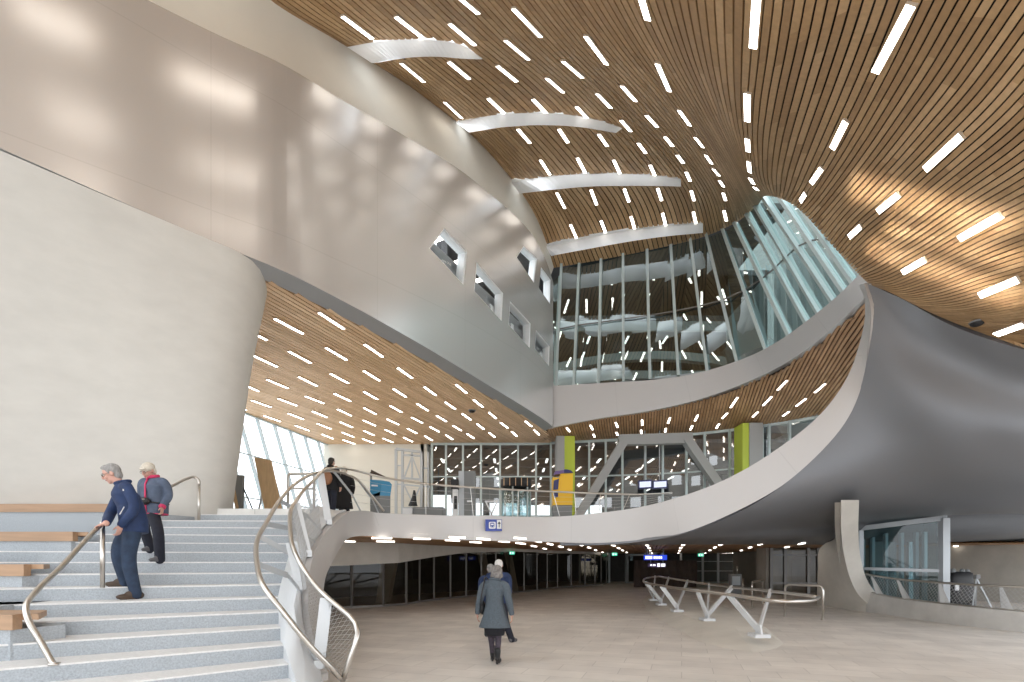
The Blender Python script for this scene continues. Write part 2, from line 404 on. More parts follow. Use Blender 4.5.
for (up, dn_), nm in zip(beams, bn):
    U = []; D = []; YY = []
    for a, d in zip(up, dn_):
        pa = ceil_bvh.ray_cast(EYE, ray(*a), 200)[0]; pd = ceil_bvh.ray_cast(EYE, ray(*d), 200)[0]
        Y = (pa or pd or V((0, 0, 0))).y if not (pa and pd) else (pa.y+pd.y)/2
        YY.append(Y)
    for k_ in range(len(YY)-1, -1, -1):
        if YY[k_] < 1: YY[k_] = YY[k_+1]-.25
    for (a, d), Y in zip(zip(up, dn_), YY):
        pa = P(*a, Y-.55); pd = P(*d, Y-.55)
        U.append(pa); D.append(pd)
    U = cr(U, 28); D = cr(D, 28)
    BEAMS.append([(p.x, p.z-p.y) for p in U]+[(p.x, p.z-p.y) for p in reversed(D)])
    b = MB(); back_ = V((0, .85, .85))
    b.grid([U, D]); b.grid([D, [q+back_ for q in D]]); b.grid([[q+back_ for q in U], U])
    b.add([U[0], D[0], D[0]+back_, U[0]+back_], [(0, 1, 2, 3)]); b.add([U[-1], D[-1], D[-1]+back_, U[-1]+back_], [(3, 2, 1, 0)])
    for i in range(len(b.sm)): b.sm[i] = False
    bo = tag(b.build('ceiling_beam', 'beamwhite'), nm, 'beam', 'curved white beams under the timber ceiling', kind=None)
    b = MB(); b.tube([(p+q)/2+back_*.62 for p, q in zip(U[1:-2], D[1:-2])], .035, 8); b.build('added_glow_tube', 'beamglow', bo)  # glowing tube added inside to brighten the translucent beam

def in_beam(p): return any(inside((p.x, p.z-p.y), q) for q in BEAMS)
b = MB()
# dark backing behind the slats, open where the skylight beams pass through
def S4(u, k):
    j, f = divmod(k, 2); return S(u, j) if f == 0 else S(u, j)*(1-f/2)+S(u, j+1)*(f/2)
N4 = (NV-1)*2+1
fine = [[S4(u/24, k) for k in range(N4)] for u in range(7*24+1)]+[[S4(u/4, k) for k in range(N4)] for u in range(7*4+1, NU*4+1)]; fnn = grid_normals(fine)
for off in (.07, .22):
    G_ = [[p-n*flip*off for p, n in zip(r, nr)] for r, nr in zip(fine, fnn)]; o_ = b.add([p for r in G_ for p in r], [])
    for i in range(len(G_)-1):
        for j in range(N4-1):
            c_ = (fine[i][j]+fine[i+1][j]+fine[i][j+1]+fine[i+1][j+1])/4
            if i < 24*7 and in_beam(c_): continue
            b.f.append((o_+i*N4+j, o_+i*N4+j+1, o_+(i+1)*N4+j+1, o_+(i+1)*N4+j)); b.m.append(1); b.b.append(0); b.sm.append(True)
rnd = random.Random(3)
for i in range(NU):
    ns = [11, 11, 11, 11, 11, 11, 13, 14, 14, 14, 14, 14][i]
    for k in range(ns):
        u0, u1 = i+k/ns, i+(k+.80)/ns
        A = [S(u0, j) for j in range(NV)]; B = [S(u1, j) for j in range(NV)]
        nr = [(B[j]-A[j]).cross(A[min(j+1, NV-1)]-A[max(j-1, 0)]).normalized() for j in range(NV)]
        sgn = 1 if nr[60].dot(dn[min(i*6+3, len(dn)-1)][60]*flip) > 0 else -1
        A2 = [A[j]-nr[j]*sgn*.05 for j in range(NV)]; B2 = [B[j]-nr[j]*sgn*.05 for j in range(NV)]
        j0 = 0
        while j0 < NV-1:                                    # boards of random length within a slat
            j1 = min(NV-1, j0+rnd.randint(10, 24)); t = rnd.random()
            blocked = [i < 7 and in_beam((A[j]+B[j]+A[j+1]+B[j+1])/4) for j in range(j0, j1)]
            if blocked[0]: j0 += 1; continue
            if any(blocked): j1 = j0+blocked.index(True)
            s = slice(j0, j1+1)
            b.grid([A[s], B[s]], 0, t); b.grid([A2[s], A[s]], 0, t); b.grid([B[s], B2[s]], 0, t)
            j0 = j1
struct(b, 'ceiling', ['wood', 'dark'], 'sweeping ceiling of narrow timber slats over the hall', 'ceiling', recalc=False, board=True)

# ---- satin metal band (wall of the upper floor) with six openings
bl = [(-14.5, 1.0), (-9.9, 5.75), (-8.04, 8.04), (-7.25, 9.0), (-6.05, 10.43), (-5.14, 11.4), (-4.26, 12.68), (-3.17, 14.5), (-1.14, 18.3), (1.68, 23.9), (1.98, 24.6)]
tz = [11.0, 11.2, 11.6, 11.95, 12.42, 12.75, 13.12, 13.8, 15.1, 15.48, 15.1]
plan = cr([V((x, y, z)) for (x, y), z in zip(bl, tz)], 90)
BZ = 8.15
seg = [0.0]
for i in range(1, len(plan)): seg.append(seg[-1]+(plan[i].xy-plan[i-1].xy).length)
def nrm2(i):
    d = (plan[min(i+1, len(plan)-1)].xy-plan[max(i-1, 0)].xy).normalized()
    return V((-d.y, d.x, 0))                # away from the hall
NB = [nrm2(i) for i in range(len(plan))]
b = MB()
H = 14
front = [[V((p.x, p.y, BZ+(p.z-BZ)*k/H)) for k in range(H+1)] for p in plan]
back = [[q+NB[i]*.35 for q in front[i]] for i in range(len(plan))]
b.grid(front, smooth=False); b.grid([list(reversed(r)) for r in back], smooth=False)
for k in (0, H):
    a = [r[k] for r in front]; c = [r[k] for r in back]
    b.grid([a, c] if k else [c, a], smooth=False)
b.grid([front[0], back[0]], smooth=False); b.grid([back[-1], front[-1]], smooth=False)
band = b.build('wall_left', ['band', 'white'])
band_bm = bmesh.new(); band_bm.from_mesh(band.data); bmesh.ops.remove_doubles(band_bm, verts=band_bm.verts, dist=1e-4)
bmesh.ops.recalc_face_normals(band_bm, faces=band_bm.faces); band_bm.to_mesh(band.data); band_bm.free()
wins = [[(444,228),(467,252),(463.5,285),(429,248)], [(476.5,262),(503,293),(501.6,321),(474,291)], [(510,301),(530.6,323.5),(529.7,348),(508.7,325)],
        [(536,330),(549.5,346.5),(549,366),(535,349)], [(516.5,257),(523.5,246),(537,259),(534,283)], [(541,267),(550.5,280),(550,304),(538.7,288)]]
fg = [r for r in front]
band_bvh = bvh_of(fg)
def on(bvh, px, py):
    h = bvh.ray_cast(EYE, ray(px, py), 200); return h[0], h[1]
cut = []; wq = []
for w in wins:
    q = [on(band_bvh, *p)[0] for p in w]
    if None in q: print('window misses', w); continue
    n = (q[1]-q[0]).cross(q[3]-q[0]).normalized()
    if n.dot(EYE-q[0]) > 0: n = -n
    wq.append((q, n))
    b = MB(); b.slab([p-n*.6 for p in q], n*1.6); o = b.build('cutter', 'white'); cut.append(o)
    md = band.modifiers.new('hole', 'BOOLEAN'); md.object = o; md.operation = 'DIFFERENCE'; md.solver = 'EXACT'
dg = bpy.context.evaluated_depsgraph_get()
me = bpy.data.meshes.new_from_object(band.evaluated_get(dg)); band.modifiers.clear(); band.data = me
for o in cut: bpy.data.objects.remove(o)
def band_uv(co):
    best = min(range(0, len(plan), 1), key=lambda i: (plan[i].xy-co.xy).length_squared)
    d = (plan[min(best+1, 89)].xy-plan[max(best-1, 0)].xy).normalized()
    s = seg[best]+(co.xy-plan[best].xy).dot(d)
    return (s, co.z-BZ-(plan[best].z-11)*.45)
panel_uv(band, band_uv)
for p in band.data.polygons: p.use_smooth = False
tag(band, 'long satin silver metal wall band with six slanted openings', 'wall', kind='structure')
for k, (q, n) in enumerate(wq):
    c = sum(q, V())/4
    b = MB(); m = len(q)
    for i in range(m):
        a, d = q[i], q[(i+1) % m]
        b.slab([a+n*.02, d+n*.02, d+(c-d)*.07+n*.02, a+(c-a)*.07+n*.02], n*.3)
    fr = b.build('window_%d' % (k+1), 'white')
    names = ['slanted window nearest the camera in the silver wall, lower row', 'second slanted window of the lower row in the silver wall', 'third slanted window of the lower row in the silver wall',
             'farthest slanted window of the lower row beside the glass curtain wall', 'nearer window of the upper row in the silver wall', 'farther window of the upper row in the silver wall beside the glass']
    tag(fr, names[k], 'window', kind='structure')
    g = MB(); g.add([p+n*.2 for p in q], [(0, 1, 2, 3)]); g.build('pane', 'clear', fr)
# lip below the band and the room behind it
b = MB()
inn = [V((p.x, p.y, 8.0))+n*.42 for p, n in zip(plan, NB)]
b.grid([[V((p.x, p.y, BZ)) for p in plan], inn], smooth=False)
b.grid([inn, [q+V((0, 0, .25)) for q in inn]], smooth=False)
struct(b, 'trim_1', 'strip', 'thin grey strip along the lower edge of the silver wall', 'trim')
b = MB(); i0 = 42
far_ = [V((p.x, p.y, 0))+n*5.5 for p, n in zip(plan, NB)][i0:]
b.grid([[V((p.x, p.y, 8.3)) for p in far_], [V((p.x, p.y, 15.2)) for p in far_]], mi=0)
nn = [V((p.x, p.y, 8.3))+n*.36 for p, n in zip(plan, NB)][i0:]
b.grid([[V((p.x, p.y, 11.6)) for p in far_], [V((p.x, p.y, 11.6)) for p in nn]], mi=0)
b.grid([[V((p.x, p.y, 11.9)) for p in far_], [V((p.x, p.y, 11.9)) for p in nn]], mi=0)
b.grid([[V((p.x, p.y, 8.3)) for p in far_], [V((p.x, p.y, 8.3)) for p in nn]], mi=0)
for i in range(0, len(far_), 5):
    b.bar(V((far_[i].x, far_[i].y, 11.3)), V((nn[i].x, nn[i].y, 11.3)), .25, .5, mi=0)
ROOM = (far_, nn)
struct(b, 'wall_upper_room', ['snow'], 'pale room seen through the slanted windows', 'wall')

# plaster strip between the band and the timber ceiling
c0 = [S(0, j) for j in range(NV)]
lo = [V((p.x, p.y, p.z-.05))+n*.36 for p, n in zip(plan, NB)]
hi = cr([c0[j] for j in range(0, NV, 10)]+[c0[-1]], 90)
b = MB(); b.grid([lo, [l*.5+h*.5 for l, h in zip(lo, hi)], [h+V((0, 0, .05)) for h in hi]])
o = struct(b, 'wall_left_upper', 'cream', 'cream plaster strip between the silver wall and the timber ceiling', 'wall', recalc=False); solidify(o, .1, 0)

# ---- leaning concrete pier on the left
top = [(-13,2.2),(-9.95,5.8),(-8.1,8.08),(-7.3,9.06),(-6.18,10.4),(-5.8,10.85),(-5.68,11.35),(-5.86,11.95),(-6.5,12.9),(-7.6,14.2),(-9,16)]
bot = [(-17,8.6),(-13,9.4),(-10.2,9.8),(-8.6,10.0),(-7.2,10.3),(-6.65,10.5),(-6.33,10.8),(-6.3,11.15),(-6.8,11.8),(-7.9,13.5),(-9.5,16)]
T = cr([V((x, y, 8.14)) for x, y in top], 70); B = cr([V((x, y, 2.5)) for x, y in bot], 70)
b = MB(); rows = []
for k in range(15):
    t = k/14; e = t+.10*math.sin(math.pi*t)*-.35
    rows.append([V((q.x+(p.x-q.x)*e, q.y+(p.y-q.y)*e, q.z+(p.z-q.z)*t)) for p, q in zip(T, B)])
b.grid(rows); o = struct(b, 'wall_pier', 'pier', 'huge pale concrete pier leaning out beside the stairs', 'wall'); solidify(o, .3, 0)

# ---- flat slatted soffits
def clip(poly, o, d):
    ts = []; n = len(poly)
    for i in range(n):
        a = V(poly[i][:2]); e = V(poly[(i+1) % n][:2])-a; den = d.x*e.y-d.y*e.x
        if abs(den) < 1e-9: continue
        w = a-o; t = (w.x*e.y-w.y*e.x)/den; s = (w.x*d.y-w.y*d.x)/den
        if 0 <= s < 1: ts.append(t)
    ts.sort(); return list(zip(ts[::2], ts[1::2]))
def soffit(name, poly, zf, d, pitch, wood, label, step=3.0, wfrac=.78, th=.05, sheet=None):
    """slats along d filling an outline seen from below, dark backing above"""
    d = V(d).normalized(); nrm = V((-d.y, d.x)); b = MB(); r2 = random.Random(11)
    ks = [V(p[:2]).dot(nrm) for p in poly]; k = min(ks)+pitch/2
    while k < max(ks):
        for t0, t1 in clip(poly, nrm*k, d):
            n = max(1, int((t1-t0)/step)); rows = []
            for i in range(n+1):
                c = nrm*k+d*(t0+(t1-t0)*i/n)
                l = c+nrm*pitch*wfrac/2; r = c-nrm*pitch*wfrac/2; z = zf(c.x, c.y)
                rows.append([V((l.x, l.y, z+th)), V((l.x, l.y, z)), V((r.x, r.y, z)), V((r.x, r.y, z+th))])
            for i in range(n):
                b.grid([rows[i], rows[i+1]], 0, r2.random(), smooth=False)
        k += pitch
    for dz in (th+.03, th+.3):
        if sheet: b.grid([[p+V((0, 0, dz)) for p in r] for r in sheet], 1); continue
        cen = [V((p[0], p[1], zf(p[0], p[1])+dz)) for p in poly]
        b.add(cen, [tuple(range(len(cen)))], 1)
    return struct(b, name, [wood, 'dark'], label, 'ceiling', recalc=False, board=True)
inl = [(q.x, q.y) for q in inn if q.y > 9.5]
left_poly = inl+[(2.1, 27.4), (-10.05, 27.9), (-11.4, 21.5), (-13.2, 14.6), (-14.2, 10.2)]
soffit('ceiling_left', left_poly, lambda x, y: 8.0, (.40, .92), .15, 'woodlight', 'flat timber slat soffit under the silver wall, full of strip lights')
E2p = [(548,429,25),(575,423.5,24.8),(600,419,24.5),(650,411.5,24),(700,400,23),(760,378,21),(800,356,19),(840,325,17),(866,300,15.6),(885,282,14.9)]
E1p = [(548,387,25),(600,384,24.5),(650,381,24),(700,373.5,23),(740,361.5,21.9),(780,342,20),(815,317,18.2),(840,297,17),(868,270,15.6)]
E2 = cr([P(*q) for q in E2p], 60); E1 = cr([P(*q) for q in E1p], 60)
Bk = cr([P(*q) for q in [(540,442.5,27.4),(620,438.5,26.9),(690,433.5,25.9),(750,426.5,24.6),(800,419,23.2),(840,410.5,21.6),(900,392,19)]], 60)
mid = surf([E2, [(a+c)/2+V((0, 0, -.12)) for a, c in zip(E2, Bk)], Bk], 20, 60)
mid_bvh = bvh_of(mid)
def midz(x, y):
    h = mid_bvh.ray_cast(V((x, y, 0)), V((0, 0, 1)), 50)
    if h[0] is None: h = mid_bvh.find_nearest(V((x, y, 8.4)))
    return h[0].z
mid_poly = [(p.x, p.y) for p in E2]+[(p.x, p.y) for p in reversed(Bk)]
soffit('ceiling_center', mid_poly, midz, (.25, 1), .13, 'woodred', 'red brown slatted soffit below the upper gallery', step=.5, sheet=mid)
b = MB(); b.grid([E1, E2]); o = struct(b, 'trim_2', 'fascia', 'pale curved metal fascia of the upper gallery', 'trim')
al = [0]
for i in range(1, 60): al.append(al[-1]+(E1[i]-E1[i-1]).length)
panel_uv(o, lambda co: (al[min(range(60), key=lambda i: min((E1[i]-co).length, (E2[i]-co).length))], co.z)); solidify(o, .25, 0)

# ---- stairs geometry (nosing lines)
def Di(i): return 5.16+.34*i+.0043*i*i
def Zi(i): return .53+.16*i
pxr = {-3:312,-2:304,-1:297,0:290,1:285,2:282,3:280,4:280,5:283,6:286,7:289,8:292,9:295,10:299,11:303,12:308,13:313,14:318,15:322}
def nosing(i):
    D = Di(i); th = math.radians(max(0, 38*(1-max(i, -1)/13))); c = V((-307/512*D, D)); d = V((math.cos(th), math.sin(th)))
    k = (pxr[i]-CX)/F                       # right end lies on the string
    t = (k*c.y-c.x)/(d.x-k*d.y); R = c+d*t
    L = c.copy(); lb = [V(q) for q in ((-4.3,2.5),(-4.72,4.4),(-4.9,5.1),(-6.25,6.5),(-7.0,8.1),(-7.05,9.5),(-7.05,13))]
    best = None
    for a, e in zip(lb, lb[1:]):
        e = e-a; den = d.x*e.y-d.y*e.x
        if abs(den) < 1e-9: continue
        w = a-c; tt = (w.x*e.y-w.y*e.x)/den; s = (w.x*d.y-w.y*d.x)/den
        if -.001 <= s <= 1.001 and tt < 0 and (best is None or tt > best): best = tt
    if best is None: best = -2.0
    L = c+d*(best-(.9 if i < 9 else .05))
    lim = {12: -6.95, 13: -6.3, 14: -6.15}.get(i, -99)
    if L.x < lim: L = c+d*((lim-c.x)/d.x)
    return L, R
stairs = tag(empty('staircase', (-4.5, 5, 0)), 'wide grey granite staircase rising to the left', 'staircase')
def part(mb, name, mats, root): return under(root, mb, name, mats)
for i in range(-3, 15):
    L, R = nosing(i); L2, R2 = nosing(i+1) if i < 14 else (L+V((0, .5)), R+V((0, .5)))
    d = (R-L).normalized(); n = V((-d.y, d.x))
    z = Zi(i); z0 = z-.2 if i > -3 else -.02
    poly = [L, R, R2+n*.06, L2+n*.06]
    b = MB(); b.prism([(p.x, p.y) for p in poly], z0, z, 0)
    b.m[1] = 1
    Ln, Rn = L-n*.004, R-n*.004
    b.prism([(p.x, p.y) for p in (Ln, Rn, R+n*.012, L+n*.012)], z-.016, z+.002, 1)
    # pale nosing strip and the vertical joints of the riser stones
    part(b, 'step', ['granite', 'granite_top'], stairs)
# ---- seating tiers left of the stairs
tiers = [(4.95, 1.14, -4.83), (6.5, 1.62, -6.2), (8.1, 2.13, -6.95), (9.42, 2.72, -6.85)]
bn = ['lowest timber bench of the seating steps, at the left picture edge', 'second timber bench up on the seating steps', 'third timber bench up on the seating steps', 'topmost timber bench in front of the concrete pier']
b = MB()
for k, (y, z, xr) in enumerate(tiers):
    y2 = tiers[k+1][0]+.05 if k < 3 else 10.6
    lowz = tiers[k-1][1]-.3 if k else -.02
    nxt = (tiers[k+1][2] if k < 3 else -7.0)
    b.prism([(-18, y+.03), (xr-.05, y+.03), (xr+.12, y+.45), (nxt+.05 if k < 3 else -6.4, y2), (-18, y2)], lowz, z-.15)
    b.prism([(-18, y+.62), (xr-.75, y+.62), (xr-.9, y2), (-18, y2)], z-.15, z+.03)
struct(b, 'floor_seating', 'granite', 'grey stone seating steps left of the stairs', 'floor')
for k, (y, z, xr) in enumerate(tiers):
    xl = -17.9 if k < 3 else -9.55; dp = .5 if k < 3 else .36
    b = MB(); b.prism([(xl, y), (xr, y), (xr, y+.10), (xl, y+.10)], z-.15, z)
    b.prism([(xl, y+.10), (xr+(.16 if k < 3 else 0), y+.10), (xr-(.12 if k < 3 else 0), y+dp), (xl, y+dp)], z-.06, z)
    tag(b.build('seating_bench', 'bench'), bn[k], 'bench', 'timber benches on the seating steps')

# ---- gallery edge: one ribbon from the stair foot, along the gallery, up into the twist
Kp = [(322,674,6.0),(310,650,6.2),(303,620,6.5),(302,590,6.75),(305,566,7.2),(312,548,8.15),(322,532,9.6),(337,517,11.3),(343,513,12),(352,511,13.2),(365,511,14.2),(380,513,14.8),(430,515,15.7),(480,516,16),
      (550,517,16.5),(600,513,16.3),(650,505,16),(700,490,15.7),(740,472,15.4),(780,447,15),(820,415,14.6),(850,375,14.3),(866,330,14.1),(868,300,14),(862,284,14.1)]
Lp = [(322,682,6.02),(314,672,6.12),(312,655,6.4),(313,625,6.9),(317,600,7.6),(321,577,8.6),(329,561,10),(337,547,11.8),(345,538,12.6),(357,536,13.6),(369,536,14.5),(385,537,15),(430,539,15.8),(480,540.5,16),
      (550,542,16.5),(600,543,16.3),(660,537,16.1),(700,527,15.8),(760,499,15.3),(800,471,14.9),(840,430,14.4),(862,390,14),(872,345,13.7),(874.5,310,13.6),(868,284,13.8)]
KC = [P(*q) for q in Kp]; LC = [P(*q) for q in Lp]
# keep K's and L's samples in step
def paired(A, B, n):
    out = [(cr(A, 400), cr(B, 400))]
    ra, rb = [], []
    for i in range(len(A)-1):
        pass
    def uni(pts, n):
        return [ucr(pts, (len(pts)-1)*j/(n-1)) for j in range(n)]
    return uni(A, n), uni(B, n)
K, L = paired(KC, LC, 150)
b = MB(); b.grid([K, [(p+q)/2 for p, q in zip(K, L)], L])
o = struct(b, 'trim_3', 'fascia', 'pale metal edge ribbon sweeping from the stairs along the gallery up to the ceiling', 'trim', recalc=False)
al3 = [0]
for i in range(1, 150): al3.append(al3[-1]+(K[i]-K[i-1]).length)
panel_uv(o, lambda co: (al3[min(range(150), key=lambda i: min((K[i]-co).length_squared, (L[i]-co).length_squared))], co.z)); solidify(o, .16, 0)
# white string between the steps and the ribbon
Es = [nosing(i)[1].to_3d()+V((0, 0, Zi(i)+.04)) for i in range(-3, 15)]
Es = [V((-1.9, 5.2, .06))]+Es+[V((Es[-1].x-.05, 11.6, 2.8)), V((-4.5, 12.6, 2.84))]
E = cr(Es, 50); Kq = cr([p+V((-.03, 0, .03)) for p in K[:54]], 50)
b = MB(); b.grid([[p-V((0, 0, .5)) for p in E], E, [(p+q)/2+V((0, 0, .02)) for p, q in zip(E, Kq)], Kq])
o = struct(b, 'trim_4', 'steelwhite', 'pale painted steel string at the right side of the stairs', 'trim'); solidify(o, .04, 0)

# ---- gallery floor and the soffit below it
edge = [(p.x, p.y) for p in K[52:93]]
poly = [(-17, 10.75), (-4.25, 10.75), (-4.3, 12.0)]+edge+[(6.4, 18.2), (9.5, 19.4), (14, 19.8), (20, 21), (20, 46), (-12, 46), (-17, 30)]
b = MB(); b.prism(poly, 2.5, 2.77); struct(b, 'floor_gallery', 'mezz', 'pale paved floor of the gallery', 'floor')
le = [(p.x, p.y) for p in L[50:98]]
lowp = [(-9.5, 16.5), (-6.3, 14.6)]+le+[(6.3, 17.9), (11.2, 19.6), (15.4, 20.2), (18, 19.3), (24, 17.5), (30, 20), (26, 44), (-9.5, 44)]
low_z = 2.36
soffit('ceiling_lower', lowp, lambda x, y: low_z, (.27, 1), .17, 'woodred', 'low timber slat ceiling under the gallery', step=3)

# ---- the dark twist on the right
rowsT = [
 [(868,284,13.85),(900,297,13.1),(960,327,12.0),(1024,348,11.1),(1180,376,9.6)],
 [(874,312,13.65),(920,345,12.9),(980,368,12),(1030,385,11.3),(1190,402,10)],
 [(870,352,13.75),(915,396,12.9),(975,420,12.0),(1030,432,11.3),(1190,445,10.2)],
 [(852,412,14.2),(905,440,13.3),(965,460,12.4),(1028,470,11.7),(1190,478,10.6)],
 [(800,471,14.9),(872,485,14.2),(950,496,13.4),(1026,500,12.6),(1190,504,11.6)],
 [(700,527,15.8),(782,523,16.5),(870,521,17.3),(950,514,17.3),(1024,512,16)],
 [(600,543,16.3),(690,538.5,16.8),(800,537.5,17.6),(900,536,18.2),(960,537,18.2)],
 [(560,543.5,16.6),(690,543,18.4),(800,543,20),(900,543.5,20.6),(985,543,19.6)],
]
rowsT[5] = rowsT[5][:4]+[(1190,510,15)]; rowsT[6] = rowsT[6][:4]+[(1100,528,16.5)]; rowsT[7] = rowsT[7][:4]+[(1060,536,19)]
G = surf([[P(*q) for q in r] for r in rowsT], 50, 50)
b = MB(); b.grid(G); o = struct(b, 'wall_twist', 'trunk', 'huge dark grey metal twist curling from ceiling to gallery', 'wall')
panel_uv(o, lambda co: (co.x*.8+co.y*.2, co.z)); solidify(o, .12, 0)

# ---- wall at the back of the gallery, glazing
b = MB(); b.box((-7.45, 27.75, 5.4), (5.4, .3, 5.3)); b.box((-4.75, 28.6, 5.4), (.35, 2.0, 5.3)); struct(b, 'wall_back', 'cream', 'pale concrete wall at the far end of the gallery', 'wall')
def bk(px):                              # foot point of the back glazing at picture column px
    x0 = min(Bk, key=lambda p: abs(p.x/p.y-(px-CX)/F)) if px > 545 else None
    return V((x0.x, x0.y, x0.z)) if x0 else PZ(px, 27.3, 8.0)
def glazing(name, pxs, label, mm='mullion', gm='midglass', trans=(4.1, 6.2), z0=2.77, rad=.06):
    ps = [bk(p) for p in pxs]; b = MB()
    for p in ps: b.box((p.x, p.y, (z0+p.z)/2), (.10, .14, p.z-z0))
    for a, c in zip(ps, ps[1:]):
        for z in trans: b.bar(V((a.x, a.y, z)), V((c.x, c.y, z)), .07, .07)
        b.bar(V((a.x, a.y, a.z-.06)), V((c.x, c.y, c.z-.06)), .1, .12); b.bar(V((a.x, a.y, z0+.05)), V((c.x, c.y, z0+.05)), .1, .1)
    fr = struct(b, name, mm, label, 'window')
    g = MB()
    for a, c in zip(ps, ps[1:]): g.add([(a.x, a.y+.02, z0), (c.x, c.y+.02, z0), (c.x, c.y+.02, c.z), (a.x, a.y+.02, a.z)], [(0, 1, 2, 3)])
    g.build('pane', gm, fr, recalc=False); return fr
glazing('window_7', [432, 446, 463, 481, 500, 518, 536, 551, 560], 'glazed wall at the back of the gallery, left of the lime column')
glazing('window_8', [573, 587, 606, 625, 644, 664, 684, 704, 727, 742], 'glazed wall behind the grey steel portal frame')
glazing('window_9', [764, 770, 790, 814, 838, 862], 'glazed wall right of the second lime column', gm='blueglass')
# room beyond that glazing
b = MB(); b.box((8.4, 36.6, 8.15), (36, 18.2, .2)); 
for k in range(7): b.box((6.4, 29+k*2.6, 7.75), (32, .35, .5))
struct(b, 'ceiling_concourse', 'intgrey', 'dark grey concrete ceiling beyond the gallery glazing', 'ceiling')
b = MB()
b.box((-9.4, 37, 5.4), (.3, 18, 5.4)); b.box((15.5, 45.5, 5.4), (15, .3, 5.4)); b.box((4.5, 45.5, 7.4), (8, .3, 1.4)); b.box((20.5, 38, 5.4), (.3, 15, 5.4)); b.box((11, 40, 4.4), (6, .3, 3.3)); b.box((6.5, 42, 4), (1, .3, 2.4))
for x in (-8, -2, 5): b.box((x, 40, 5.3), (.5, .5, 5.2))
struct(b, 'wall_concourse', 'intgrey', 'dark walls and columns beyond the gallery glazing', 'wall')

# ---- sloping window wall on the left of the gallery
b = MB(); g = MB(); tp = []
for k in range(17):
    y = 10.6+k*1.08; x = -14.1+(y-10.6)*.243
    a, c = V((x, y, 8.0)), V((x+1.45, y, 2.77)); tp.append((a, c)); b.bar(a, c, .07, .14, up=V((1, 0, 0)))
for (a, c), (a2, c2) in zip(tp, tp[1:]):
    for t in (.36, .72): b.bar(a+(c-a)*t, a2+(c2-a2)*t, .05, .05)
    g.add([a, a2, c2, c], [(0, 1, 2, 3)])
b.bar(tp[0][0], tp[-1][0], .12, .12); b.bar(tp[0][1], tp[-1][1], .2, .1)
fr = struct(b, 'window_10', 'mullion_pale', 'outward leaning window wall with slim mullions left of the gallery', 'window'); g.build('pane', 'clear', fr, recalc=False)
b = MB(); b.bar(tp[0][1]+V((.45, 0, .42)), tp[-1][1]+V((.45, 0, .42)), .3, .85); struct(b, 'trim_5', 'snow', 'low white upstand under the leaning window wall', 'trim')

# ---- upper glazing above the gallery fascia
mt = [(561,274,25.6),(579,268,25.5),(601,264,25.2),(623,259,24.9),(647,254.5,24.7),(671,250.5,24.5),(691,246,24.2),(708,242.5,23.9),(725,236.5,23.5),(738,229,22.9),(750,218,22.1),(758,208,21.3),(766,199,20.4),(780,196,19.6),(796,199,18.8),(812,207,18),(830,222,17.2)]
mbm = [(556,385,25),(574,383,24.9),(599,381,24.6),(624,379.5,24.3),(650.5,377,24),(679,373,23.5),(708,369,22.8),(738,361.5,22),(767.5,349.5,20.7),(792,335.5,19.4),(810,322,18.5),(822.5,312,17.9),(837,300.5,17.2),(848,291,16.7),(858,282,16.3),(866,274,15.9),(874,266,15.6)]
TP = [P(*q) for q in mt]; BP = [P(*q)+V((0, .12, 0)) for q in mbm]
b = MB(); g = MB(); b2 = MB()
for i, (a, c) in enumerate(zip(TP, BP)):
    d = (a-c).normalized(); nx = TP[min(i+1, 16)]-TP[max(i-1, 0)]
    b.bar(c-d*.1, a+d*.5, .12, .24, up=d.cross(nx))
for i in range(16):
    g.add([BP[i]+V((0, .1, 0)), BP[i+1]+V((0, .1, 0)), TP[i+1]+V((0, .1, .3)), TP[i]+V((0, .1, .3))], [(0, 1, 2, 3)])
    for t in (.5,): b2.bar(BP[i]+(TP[i]-BP[i])*t, BP[i+1]+(TP[i+1]-BP[i+1])*t, .04, .05)
fr = struct(b, 'window_11', 'mullion', 'tall curved glass curtain wall of the upper gallery with pale mullions', 'window')
g.build('pane', 'gglass', fr, recalc=False); b2.build('transom', 'mullion_dark', fr)
# inner corner pane closing to the silver wall
b = MB(); a, c = TP[0], BP[0]; w = V((1.98, 24.7, 0))
b.add([c, V((w.x, w.y, c.z)), V((w.x, w.y, 15.2)), a], [(0, 1, 2, 3)]); struct(b, 'window_12', 'gglass', 'narrow glass pane between silver wall and curtain wall', 'window', recalc=False)
# floors seen behind it
b = MB()
b.box((8, 36, 8.9), (20, 16, .4), mi=0); b.box((8, 37.5, 13.0), (22, 9.0, .35), mi=0); b.box((8, 33.0, 13.4), (22, .2, 1.1), mi=1)
b.box((4.5, 34.2, 18.6), (17, 19.6, .3), mi=0); b.box((16, 37, 18.6), (12, 14, .3), mi=0); b.box((9, 42, 17), (28, .3, 5), mi=0); b.box((-3.5, 34, 13.5), (.3, 15, 10), mi=0)
b.box((8, 37.0, 16.9), (24, 10, .3), mi=0); b.box((8, 32.2, 16.6), (24, .2, .9), mi=1); b.box((9, 42, 12), (28, .3, 11), mi=0); b.box((15.2, 31, 16), (.3, 20, 18), mi=1); b.box((11.8, 25.6, 12.6), (.3, 4.5, 4.4), mi=1)
struct(b, 'wall_upper_floors', ['intgrey', 'intpale'], 'dim office floors behind the curved curtain wall', 'wall')
b = MB()
for y in (28.5, 31.5, 34.5):
    for r in (1,):
        pts = [V((x, y, 12.1+1.0*math.sin((x-1)/14*math.pi))) for x in [1+k*1.4 for k in range(11)]]
        for p, q in zip(pts, pts[1:]): b.bar(p, q, .4, .45)
struct(b, 'trim_6', 'intpale', 'pale arched beams behind the curved curtain wall', 'trim')

